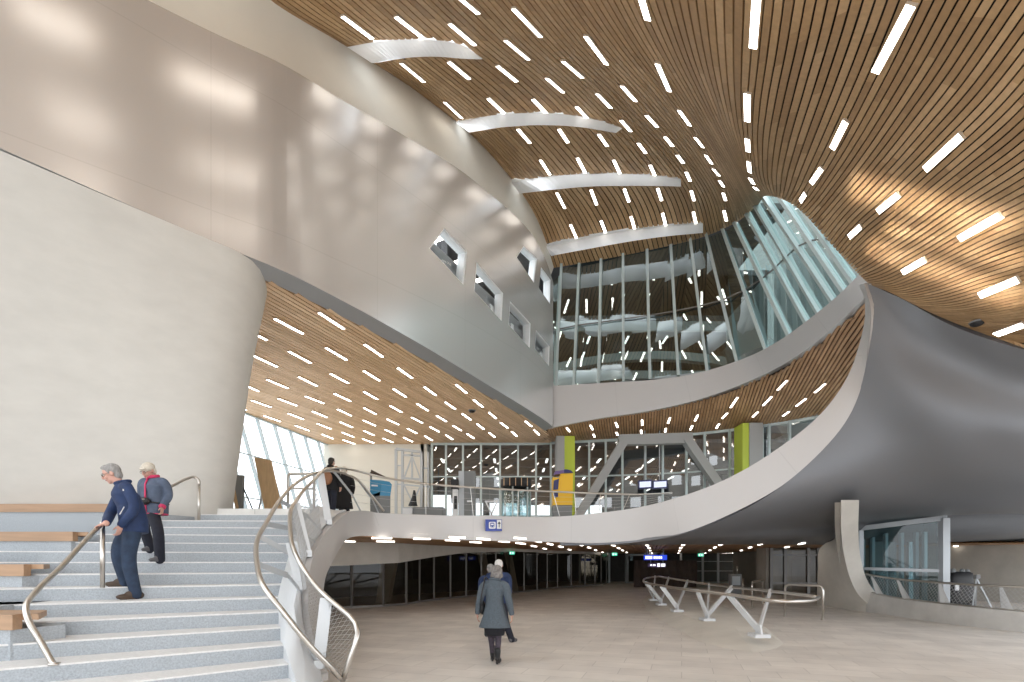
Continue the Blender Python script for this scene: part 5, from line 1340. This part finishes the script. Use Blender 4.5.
def hand(mb, wr, dirn, palm_n, side, curl=.5, mi=0, s=1.0):
    """palm plus four fingers and a thumb; side=+1 thumb towards +x of the palm frame"""
    d = V(dirn).normalized(); n = V(palm_n); n = (n-d*n.dot(d)).normalized(); x = d.cross(n).normalized()*side
    R = Matrix((x, d, n)).transposed()
    mb.ellipsoid(V(wr)+d*.048*s, (.040*s, .054*s, .017*s), R=R, mi=mi)
    for k, (off, L_) in enumerate(((.028, .070), (.0095, .078), (-.0095, .073), (-.028, .057))):
        p = V(wr)+d*.088*s+x*off*s; pts = [p-d*.02*s]; a = 0; r0 = .0092*s; rad = [r0]
        for seg_, f in ((.45, .5), (.32, 1.0), (.23, .9)):
            a += curl*f; dd = d*math.cos(a)+n*math.sin(a); p = p+dd*L_*s*seg_; pts.append(p); rad.append(r0*(1-.1*len(pts)/2))
        limb(mb, pts, rad, 8, mi=mi)
    p = V(wr)+d*.03*s+x*.03*s; q = p+(x*.75+d*.6+n*.2).normalized()*.035*s; r_ = q+(x*.25+d*.9+n*.35).normalized()*.028*s
    limb(mb, [V(wr)+d*.02*s+x*.012*s, p, q, r_], [.014*s, .0125*s, .0105*s, .0085*s], 8, mi=mi)
def head_(t, mb, c, look, up, s=1.0, mi=0, hair='hairgrey', style='short', glasses=False, lip=True):
    """cranium, jaw, nose, ears joined to the body; eyes, mouth, hair and spectacles as children"""
    f = V(look).normalized(); u_ = V(up); u_ = (u_-f*u_.dot(f)).normalized(); x = f.cross(u_).normalized()
    R = Matrix((x, f, u_)).transposed(); c = V(c)
    mb.ellipsoid(c+u_*.025*s-f*.008*s, (.076*s, .096*s, .092*s), R=R, mi=mi)
    mb.ellipsoid(c-u_*.048*s+f*.026*s, (.058*s, .066*s, .066*s), R=R, mi=mi)
    mb.ellipsoid(c-u_*.092*s+f*.062*s, (.026*s, .024*s, .020*s), R=R, mi=mi)
    limb(mb, [c+u_*.018*s+f*.086*s, c-u_*.012*s+f*.106*s, c-u_*.022*s+f*.104*s], [.010*s, .014*s, .016*s], 8, mi=mi)
    for sd in (-1, 1):
        mb.ellipsoid(c+x*sd*.078*s-f*.006*s-u_*.004*s, (.011*s, .020*s, .032*s), R=R, mi=mi)
        mb.ellipsoid(c+x*sd*.034*s+f*.070*s-u_*.026*s, (.026*s, .022*s, .022*s), R=R, mi=mi)
        e = MB(); e.ellipsoid(c+x*sd*.031*s+f*.082*s+u_*.012*s, (.0125*s, .0125*s, .010*s), R=R); o = e.build('eye', 'eye', t)
        e = MB(); e.ellipsoid(c+x*sd*.031*s+f*.091*s+u_*.012*s, (.0062*s, .005*s, .0062*s), R=R); e.build('pupil', 'pupil', o)
        e = MB(); e.bar(c+x*sd*.016*s+f*.092*s+u_*.033*s, c+x*sd*.048*s+f*.080*s+u_*.033*s, .008*s, .008*s, up=u_); e.build('eyebrow', hair, t)
    if lip:
        e = MB(); e.ellipsoid(c+f*.091*s-u_*.056*s, (.023*s, .008*s, .007*s), R=R); e.build('mouth', 'lip', t)
    h = MB()
    if style == 'short':
        h.ellipsoid(c+u_*.038*s-f*.022*s, (.086*s, .098*s, .092*s), R=R); h.ellipsoid(c-f*.050*s-u_*.02*s, (.074*s, .058*s, .075*s), R=R)
        h.ellipsoid(c+u_*.098*s+f*.03*s, (.06*s, .05*s, .03*s), R=R)
    elif style == 'bob':
        h.ellipsoid(c+u_*.038*s-f*.018*s, (.095*s, .104*s, .098*s), R=R); h.ellipsoid(c-f*.035*s-u_*.035*s, (.100*s, .080*s, .085*s), R=R)
        for q in ((.05, -.06, .0), (-.05, -.05, .02), (0, -.09, .04), (.06, -.03, -.05), (-.06, -.03, -.05), (0, -.085, -.06)): h.ellipsoid(c+x*q[0]*s+f*q[1]*s+u_*q[2]*s, (.05*s, .045*s, .045*s), R=R)
    elif style == 'cap':
        h.ellipsoid(c+u_*.045*s-f*.012*s, (.090*s, .102*s, .082*s), R=R); h.ellipsoid(c-f*.045*s-u_*.02*s, (.078*s, .058*s, .07*s), R=R); h.ellipsoid(c+u_*.06*s+f*.075*s, (.06*s, .035*s, .022*s), R=R)
    remeshed(h, 'hair', hair, t, .009, 1)
    if glasses:
        g_ = MB()
        for sd in (-1, 1):
            q = [c+x*(sd*.033+.022*math.cos(a))*s+f*.101*s+u_*(.010+.017*math.sin(a))*s for a in [2*math.pi*i/14 for i in range(15)]]
            g_.tube(q, .0022*s, 5); g_.tube([c+x*sd*.055*s+f*.098*s+u_*.014*s, c+x*sd*.08*s+u_*.014*s], .002*s, 5)
        g_.tube([c-x*.011*s+f*.102*s+u_*.014*s, c+x*.011*s+f*.102*s+u_*.014*s], .002*s, 5); g_.build('spectacles', 'lens', t)
    return x, f, u_
def shoe(t, an, toe_dir, m, s=1.0, heel=0.0, boot=0.0):
    d = V(toe_dir); d.z = 0; d.normalize(); x = d.cross(V((0, 0, 1))); b = MB(); a = V(an); g0 = a.z-.085*s-heel
    R = Matrix((x, d, V((0, 0, 1)))).transposed()
    b.ellipsoid(V((a.x, a.y, g0+.045*s+heel))-d*.025*s, (.040*s, .062*s, .044*s), R=R); b.ellipsoid(V((a.x, a.y, g0+.034*s+heel*.4))+d*.105*s, (.044*s, .095*s, .033*s), R=R)
    b.ellipsoid(V((a.x, a.y, g0+.06*s+heel*.8))+d*.035*s, (.040*s, .08*s, .045*s), R=R)
    if boot: limb(b, [V((a.x, a.y, g0+.07*s+heel)), V((a.x, a.y, g0+boot))], [.047*s, .056*s])
    if heel: b.tube([V((a.x, a.y, g0+.002))-d*.05*s, V((a.x, a.y, g0+heel+.03))-d*.045*s], .020*s, 10)
    b.box(V((a.x, a.y, g0+.012+heel*.3))+d*.075*s, (.074*s, .16*s, .024), R=R)
    remeshed(b, 'shoe' if not boot else 'boot', m, t, .008, 2)
def person(label, loc, fwd, J, skin='skin', s=1.0):
    """root Empty; J in local metres with +y forward and +x to the person's right"""
    ang = math.atan2(fwd[1], fwd[0])-math.pi/2
    t = tag(empty('person', loc, ang), label, 'person'); t.scale = (s, s, s)
    return t
def arm(mb, J, sd, r=(.048, .042, .036), mi=0): limb(mb, [J['sh'+sd], J['el'+sd], J['wr'+sd]], r, mi=mi)
def leg(mb, J, sd, r=(.085, .058, .042), mi=0): limb(mb, [J['hp'+sd], J['kn'+sd], J['an'+sd]], r, mi=mi)
def mid_(a, b, t=.5): return V(a)*(1-t)+V(b)*t
def base_body(t, J, skin, look, up, hd, hands, legmat=None, bw=1.0):
    """one continuous body: trunk, neck, head, limbs, hands"""
    b = MB(); X = V((1, 0, 0)); Y = V((0, 1, 0))
    sx = (V(J['shR'])-V(J['shL'])).normalized(); ch = mid_(J['shL'], J['shR'])
    fy = V((0, 0, 1)).cross(sx).normalized()
    pel = V(J['pel'])
    torso(b, [(pel-V((0, 0, .08)), .12, .09, sx, fy), (pel+V((0, 0, .04)), .145, .10, sx, fy), (mid_(pel, ch, .45), .125*bw, .09, sx, fy), (mid_(pel, ch, .8), .155*bw, .105, sx, fy), (ch-V((0, 0, .02)), .12*bw, .08, sx, fy), (ch+V((0, 0, .05)), .06, .05, sx, fy)])
    limb(b, [ch-V((0, 0, .02)), mid_(ch, J['head'], .45), V(J['head'])-V((0, 0, .04))], [.062, .055, .052])
    for sd in 'LR':
        arm(b, J, sd); leg(b, J, sd, mi=1 if legmat else 0)
        limb(b, [ch, V(J['sh'+sd])], [.055, .048])
    hd(b)
    for (sd, dirn, pn, side, curl) in hands: hand(b, J['wr'+sd], dirn, pn, side, curl)
    remeshed(b, 'body', [skin]+([legmat] if legmat else []), t, .0075, 2)
    return sx, fy, ch
def coat(t, J, sx, fy, ch, hem, hw, hd_, m, name='jacket', arms=(.066, .060, .050), sh=.062, cw=.195, cdp=.14, collar=True, wr_t=1.0, flare=None):
    b = MB(); pel = V(J['pel']); pc = V((pel.x, pel.y, hem))
    mids = mid_(V((pel.x, pel.y, pel.z+.12)), ch, .3)
    if flare:
        secs = [(pc, hw, hd_, sx, fy), (V((pel.x, pel.y, (hem+pel.z)/2)), (hw+cw)/2*.97, (hd_+cdp)/2, sx, fy), (V((pel.x, pel.y, pel.z+.06)), cw*.97, cdp, sx, fy)]
    else: secs = [(pc, hw*.97, hd_, sx, fy), (V((pel.x, pel.y, hem+.05)), hw, hd_, sx, fy), (V((pel.x, pel.y, max(hem+.1, pel.z+.02))), hw*1.0, hd_, sx, fy)]
    secs += [(mids, cw*.95, cdp*.96, sx, fy), (mid_(pel, ch, .8), cw, cdp, sx, fy), (ch-V((0, 0, .05)), cw*.86, cdp*.85, sx, fy), (ch+V((0, 0, .04)), .12, .09, sx, fy), (ch+V((0, 0, .075)), .075, .072, sx, fy)]
    torso(b, secs, 24)
    for sd in 'LR':
        w = mid_(J['el'+sd], J['wr'+sd], wr_t)
        limb(b, [ch+(V(J['sh'+sd])-ch)*.45-V((0, 0, .015)), V(J['sh'+sd])-V((0, 0, .012)), J['el'+sd], w], [.078, arms[0], arms[1], arms[2]], 14)
    o = remeshed(b, name, m, t, .011, 3)
    if collar:
        c = MB(); pts = [ch+sx*.078*math.cos(a)+fy*(.075*math.sin(a)+.01)+V((0, 0, .075+.02*math.sin(-a))) for a in [2*math.pi*i/20 for i in range(21)]]; c.tube(pts, .024, 8); remeshed(c, 'collar', m if isinstance(m, str) else m[0], t, .008, 2)
    return o
def trousers(t, J, m, r=(.105, .078, .062), top=.06, hem=.035):
    b = MB(); pel = V(J['pel']); sx = (V(J['hpR'])-V(J['hpL'])); sx.z = 0; sx.normalize(); fy = V((0, 0, 1)).cross(sx)
    torso(b, [(pel-V((0, 0, .10)), .15, .115, sx, fy), (pel+V((0, 0, 0)), .17, .125, sx, fy), (pel+V((0, 0, top)), .155, .115, sx, fy)])
    for sd in 'LR':
        a = V(J['an'+sd])-V((0, 0, hem)); limb(b, [V(J['hp'+sd]), V(J['kn'+sd]), a], r, 14)
    return remeshed(b, 'trousers', m, t, .010, 2)
def ground(x, y, z0=5):
    """height of the stair tread under a point"""
    best = 0
    for i in range(-3, 15):
        L_, R_ = nosing(i); d = R_-L_
        if d.x*(y-L_.y)-d.y*(x-L_.x) > 0: best = Zi(i)
    return best

def foot(px, py, d0=5, d1=11):
    best = min((abs(HY-F*(ground(*(PZ(px, d, 0).xy))-CAMZ)/d-py), d) for d in [d0+.02*k for k in range(int((d1-d0)/.02))])
    p = PZ(px, best[1], 0); p.z = ground(p.x, p.y); return p
# ---- man in navy jacket on the stairs
fo = V((-.80, -.60, 0)); rt = V((fo.y, -fo.x, 0))       # facing, and his right
Lf = foot(136, 597.5, 5.5, 8); Rf = foot(125, 586.5, 5.5, 8); print('feet', Lf, Rf)
d_ = Rf-Lf; rl_ = V((d_.dot(rt), d_.dot(fo), d_.z)); hw_ = HAND-Lf; hl = V((hw_.dot(rt), hw_.dot(fo), hw_.z))
s_ = 1.02; rl_ = rl_/s_; hl = hl/s_
J = dict(pel=(.13, .02, .96), hpL=(.05, .03, .92), hpR=(.22, .03, .93), knL=(.02, .07, .50), knR=(rl_.x-.03, rl_.y+.06, rl_.z+.50), anL=(0, 0, .09), anR=(rl_.x, rl_.y, rl_.z+.09),
         shL=(-.05, .10, 1.42), shR=(.30, .15, 1.40), elL=(-.12, .02, 1.14), wrL=(-.08, .15, .93), elR=(.40, .24, 1.17), wrR=tuple(hl+V((-.03, -.085, .035))), head=(.14, .245, 1.585))
t = person('grey haired man in navy jacket and jeans stepping downstairs, hand on the handrail', Lf, fo, J, s=s_)
lk = V((.10, .86, -.42)); up_ = V((0, .35, 1))
sx, fy, ch = base_body(t, J, 'skinpink', lk, up_, lambda b: head_(t, b, J['head'], lk, up_, 1.0, hair='hairgrey', glasses=True), [('L', (.05, .25, -1), (.6, .6, 0), -1, .55), ('R', (.25, .8, -.35), (0, -.3, -1), -1, .75)])
coat(t, J, sx, fy, ch, .84, .195, .155, 'navyjacket', cw=.195, cdp=.150, wr_t=.95)
trousers(t, J, 'jeans', (.105, .080, .066))
shoe(t, J['anL'], (-.25, 1, 0), 'shoebrown', 1.08); shoe(t, J['anR'], (.15, 1, 0), 'shoebrown', 1.08)
b = MB(); b.box(V(J['shL'])+V((-.085, .01, -.06)), (.012, .05, .022)); o = b.build('sleeve_badge', 'hairwhite', t)
b = MB(); b.bar(V((-.055, .12, 1.16)), V((-.06, .165, 1.06)), .012, .006, up=V((1, 0, 0))); b.build('pocket_zip', 'hairwhite', t)

# ---- woman with pink trimmed jacket
fo = V((-.16, -.99, 0)); rt = V((fo.y, -fo.x, 0))
Rf = foot(160, 558.5, 7, 9.5); Lf = foot(150.5, 550.5, 7, 9.5); print('feet', Rf, Lf)
d_ = Lf-Rf; ll = V((d_.dot(rt), d_.dot(fo), d_.z)); s_ = .90; ll = ll/s_
J = dict(pel=(ll.x*.45, ll.y*.4, .94), hpL=(ll.x*.45-.085, ll.y*.4, .90), hpR=(ll.x*.45+.085, ll.y*.4, .90), knR=(.0, .04, .50), knL=(ll.x+.0, ll.y+.12, ll.z+.50), anR=(0, 0, .09), anL=(ll.x, ll.y, ll.z+.09))
px_, py_ = J['pel'][0], J['pel'][1]
J.update(shL=(px_-.18, py_+.03, 1.35), shR=(px_+.18, py_+.03, 1.35), elL=(px_-.25, py_-.02, 1.12), wrL=(px_-.245, py_+.10, .92), elR=(px_+.26, py_+.0, 1.12), wrR=(px_+.22, py_+.16, .93), head=(px_+.01, py_+.11, 1.515))
# the woman leads with the foot nearer the camera; swap names so left lies on her left
t = person('woman in slate jacket with pink trim and black waist bag on the stairs', Rf, fo, J, s=s_)
lk = V((.12, .86, -.5)); up_ = V((0, .4, 1))
sx, fy, ch = base_body(t, J, 'skinpink', lk, up_, lambda b: head_(t, b, J['head'], lk, up_, 1.08, hair='hairblond', style='cap', glasses=True), [('L', (0, .1, -1), (.9, .2, 0), -1, .6), ('R', (-.1, .3, -1), (-.9, .2, 0), 1, .6)])
coat(t, J, sx, fy, ch, .80, .205, .165, 'slate', cw=.205, cdp=.16, wr_t=.9, arms=(.068, .062, .052), collar=False)
c = MB(); pts = [ch+sx*.085*math.cos(a)+fy*(.08*math.sin(a)+.015)+V((0, 0, .08+.02*math.sin(-a))) for a in [2*math.pi*i/20 for i in range(21)]]; c.tube(pts, .028, 8); remeshed(c, 'collar', 'pink', t, .008, 2)
b = MB(); fz = lambda z: V((px_+.0, py_+.16+.02, z)); b.tube([ch+fy*.10+V((0, 0, .05)), V((px_, py_+.185, 1.28)), V((px_, py_+.185, 1.10)), V((px_, py_+.178, .95)), V((px_, py_+.17, .82))], .014, 6); b.build('front_zip', 'pink', t)
b = MB(); b.tube([V((px_+.205*math.cos(a), py_+.165*math.sin(a), .80)) for a in [2*math.pi*i/24 for i in range(25)]], .012, 6); b.build('hem_trim', 'pink', t)
for sd in 'LR':
    w = V(J['wr'+sd]); e = V(J['el'+sd]); q = mid_(e, w, .92); d = (w-e).normalized(); b = MB(); b.tube([q, q+d*.05], .052, 12); b.build('cuff', 'pink', t)
b = MB(); b.ellipsoid(V((px_+.02, py_+.20, 1.00)), (.135, .065, .065)); b.ellipsoid(V((px_+.02, py_+.24, .985)), (.10, .04, .045)); bag = remeshed(b, 'waist_bag', 'bagblack', t, .008, 1)
b = MB(); b.tube([V((px_+.215*math.cos(a), py_+.175*math.sin(a), 1.0+.03*math.cos(a))) for a in [2*math.pi*i/28 for i in range(29)]], .014, 6); b.build('waist_strap', 'bagblack', bag)
b = MB(); b.bar(V((px_-.07, py_+.268, 1.025)), V((px_+.11, py_+.268, 1.025)), .008, .006); b.build('bag_zip', 'hairwhite', bag)
trousers(t, J, 'darktrouser', (.11, .085, .075), hem=.05)
shoe(t, J['anR'], (.1, 1, 0), 'shoegrey', 1.0); shoe(t, J['anL'], (-.1, 1, 0), 'shoegrey', 1.0)

# ---- woman in the grey coat walking away across the hall
fo = V((.06, 1, 0)); s_ = .985
o = fl_(494.5, 664); o.z = 0
J = dict(pel=(.0, .03, .93), hpL=(-.075, .03, .88), hpR=(.075, .03, .88), knL=(-.07, .11, .50), knR=(.06, .05, .49), anL=(-.055, .22, .145), anR=(.055, -.04, .135),
         shL=(-.145, .02, 1.31), shR=(.145, .02, 1.31), elL=(-.235, -.03, 1.07), wrL=(-.285, .04, .83), elR=(.235, -.05, 1.07), wrR=(.285, -.01, .82), head=(.035, .06, 1.495))
t = person('woman in grey tweed coat, patterned tights and black ankle boots walking away', o, fo, J, s=s_)
lk = V((.05, 1, -.12)); up_ = V((0, .1, 1))
sx, fy, ch = base_body(t, J, 'skin', lk, up_, lambda b: head_(t, b, J['head'], lk, up_, 1.0, hair='hairsalt', style='bob'), [('L', (0, .1, -1), (.9, .1, 0), -1, .45), ('R', (.02, .1, -1), (-.9, .1, 0), 1, .45)], legmat='tights', bw=.80)
coat(t, J, sx, fy, ch, .60, .265, .19, 'tweed', name='coat', cw=.155, cdp=.135, wr_t=.93, flare=True, arms=(.066, .058, .048))
b = MB(); torso(b, [(V((0, .03, .47)), .165, .125, sx, fy), (V((0, .03, .62)), .18, .135, sx, fy), (V((0, .03, .9)), .16, .12, sx, fy)]); remeshed(b, 'skirt', 'skirt', t, .012, 2)
shoe(t, J['anL'], (-.05, 1, 0), 'shoeblack', .95, heel=.055, boot=.23); shoe(t, J['anR'], (.1, 1, 0), 'shoeblack', .95, heel=.045, boot=.22)
b = MB(); b.tube(cr([V((-.12, .13, 1.38)), V((-.15, .02, 1.42)), V((-.17, -.10, 1.30)), V((-.21, -.13, 1.05)), V((-.22, -.06, .95))], 16), .012, 6); b.build('bag_strap', 'bagblack', t)
b = MB(); b.ellipsoid(V((-.205, .06, .92)), (.05, .13, .12)); remeshed(b, 'shoulder_bag', 'bagblack', t, .01, 1)

# ---- white haired man and companion in front of her
def walker(label, px, py_foot, fo, hair, jm, tm, s=1.0, rf=(.11, -.16), style='short', extra=None):
    o = fl_(px, py_foot); o.z = 0
    J = dict(pel=(.03, .0, .95), hpL=(-.07, .0, .91), hpR=(.12, .0, .91), knL=(-.06, .09, .51), knR=(.15, .02, .50), anL=(-.07, .10, .09), anR=(rf[0]+.08, rf[1], .09),
             shL=(-.15, .0, 1.40), shR=(.19, .0, 1.40), elL=(-.21, -.03, 1.13), wrL=(-.20, .08, .90), elR=(.25, -.03, 1.13), wrR=(.23, .08, .90), head=(.02, .06, 1.60))
    t = person(label, o, fo, J, s=s); lk = V((0, 1, -.08)); up_ = V((0, .1, 1))
    sx, fy, ch = base_body(t, J, 'skinpink', lk, up_, lambda b: head_(t, b, J['head'], lk, up_, 1.03, hair=hair, style=style), [('L', (0, .1, -1), (.9, .1, 0), -1, .5), ('R', (0, .1, -1), (-.9, .1, 0), 1, .5)], bw=.85)
    coat(t, J, sx, fy, ch, .82, .20, .15, jm, cw=.175, cdp=.14, wr_t=.93, arms=(.067, .06, .05)); trousers(t, J, tm, (.105, .08, .066))
    shoe(t, J['anL'], (0, 1, 0), 'shoegrey', 1.05); shoe(t, J['anR'], (.45, 1, 0), 'shoegrey', 1.05)
    return t
walker('white haired man in navy clothes, mostly hidden by the woman in grey tweed', 497.5, 642, V((.12, 1, 0)), 'hairwhite', 'navyjacket', 'darktrouser', .985, rf=(.22, .0))
walker('grey haired companion in navy left of the white haired man', 489.5, 637, V((.05, 1, 0)), 'hairgrey', 'navyjacket', 'darktrouser', .93, rf=(.02, -.1))

# ---- two people on the gallery by the railing
def upper(label, px, d, fo, s, hair, bag):
    o = PZ(px, d, 2.775)
    J = dict(pel=(0, 0, .95), hpL=(-.09, 0, .91), hpR=(.09, 0, .91), knL=(-.09, .06, .51), knR=(.09, .02, .50), anL=(-.09, .12, .09), anR=(.09, -.08, .09),
             shL=(-.165, 0, 1.40), shR=(.165, 0, 1.40), elL=(-.27, -.02, 1.15), wrL=(-.24, .10, .93), elR=(.27, -.02, 1.15), wrR=(.24, .10, .93), head=(0, .05, 1.60))
    t = person(label, o, fo, J, s=s); lk = V((0, 1, -.1)); up_ = V((0, .1, 1))
    sx, fy, ch = base_body(t, J, 'skin', lk, up_, lambda b: head_(t, b, J['head'], lk, up_, 1.0, hair=hair, style='short'), [('L', (0, .1, -1), (.9, .1, 0), -1, .5), ('R', (0, .1, -1), (-.9, .1, 0), 1, .5)], bw=.85)
    coat(t, J, sx, fy, ch, .45 if not bag else .8, .27 if not bag else .2, .19 if not bag else .15, 'blackcoat', name='coat', cw=.20, cdp=.15, wr_t=.93, flare=not bag); trousers(t, J, 'darktrouser', (.1, .075, .06))
    shoe(t, J['anL'], (0, 1, 0), 'shoeblack', 1.05); shoe(t, J['anR'], (0, 1, 0), 'shoeblack', 1.05)
    if bag:
        b = MB(); b.ellipsoid(V((.05, -.21, 1.12)), (.15, .10, .19)); bg = remeshed(b, 'backpack', 'bagbrown', t, .012, 1)
        for sd in (-.1, .18):
            b = MB(); b.tube(cr([V((sd, -.13, 1.25)), V((sd, -.08, 1.44)), V((sd, .08, 1.46)), V((sd, .17, 1.30)), V((sd, .12, 1.05))], 14), .014, 6); b.build('strap', 'bagbrown', bg)
upper('dark haired person with brown backpack at the top of the stairs railing', 330.5, 13.7, V((.3, 1, 0)), .97, 'hairdark', True)
upper('person in long black coat on the gallery right of the brown backpack', 344, 15.0, V((-.2, 1, 0)), .97, 'hairblond', False)
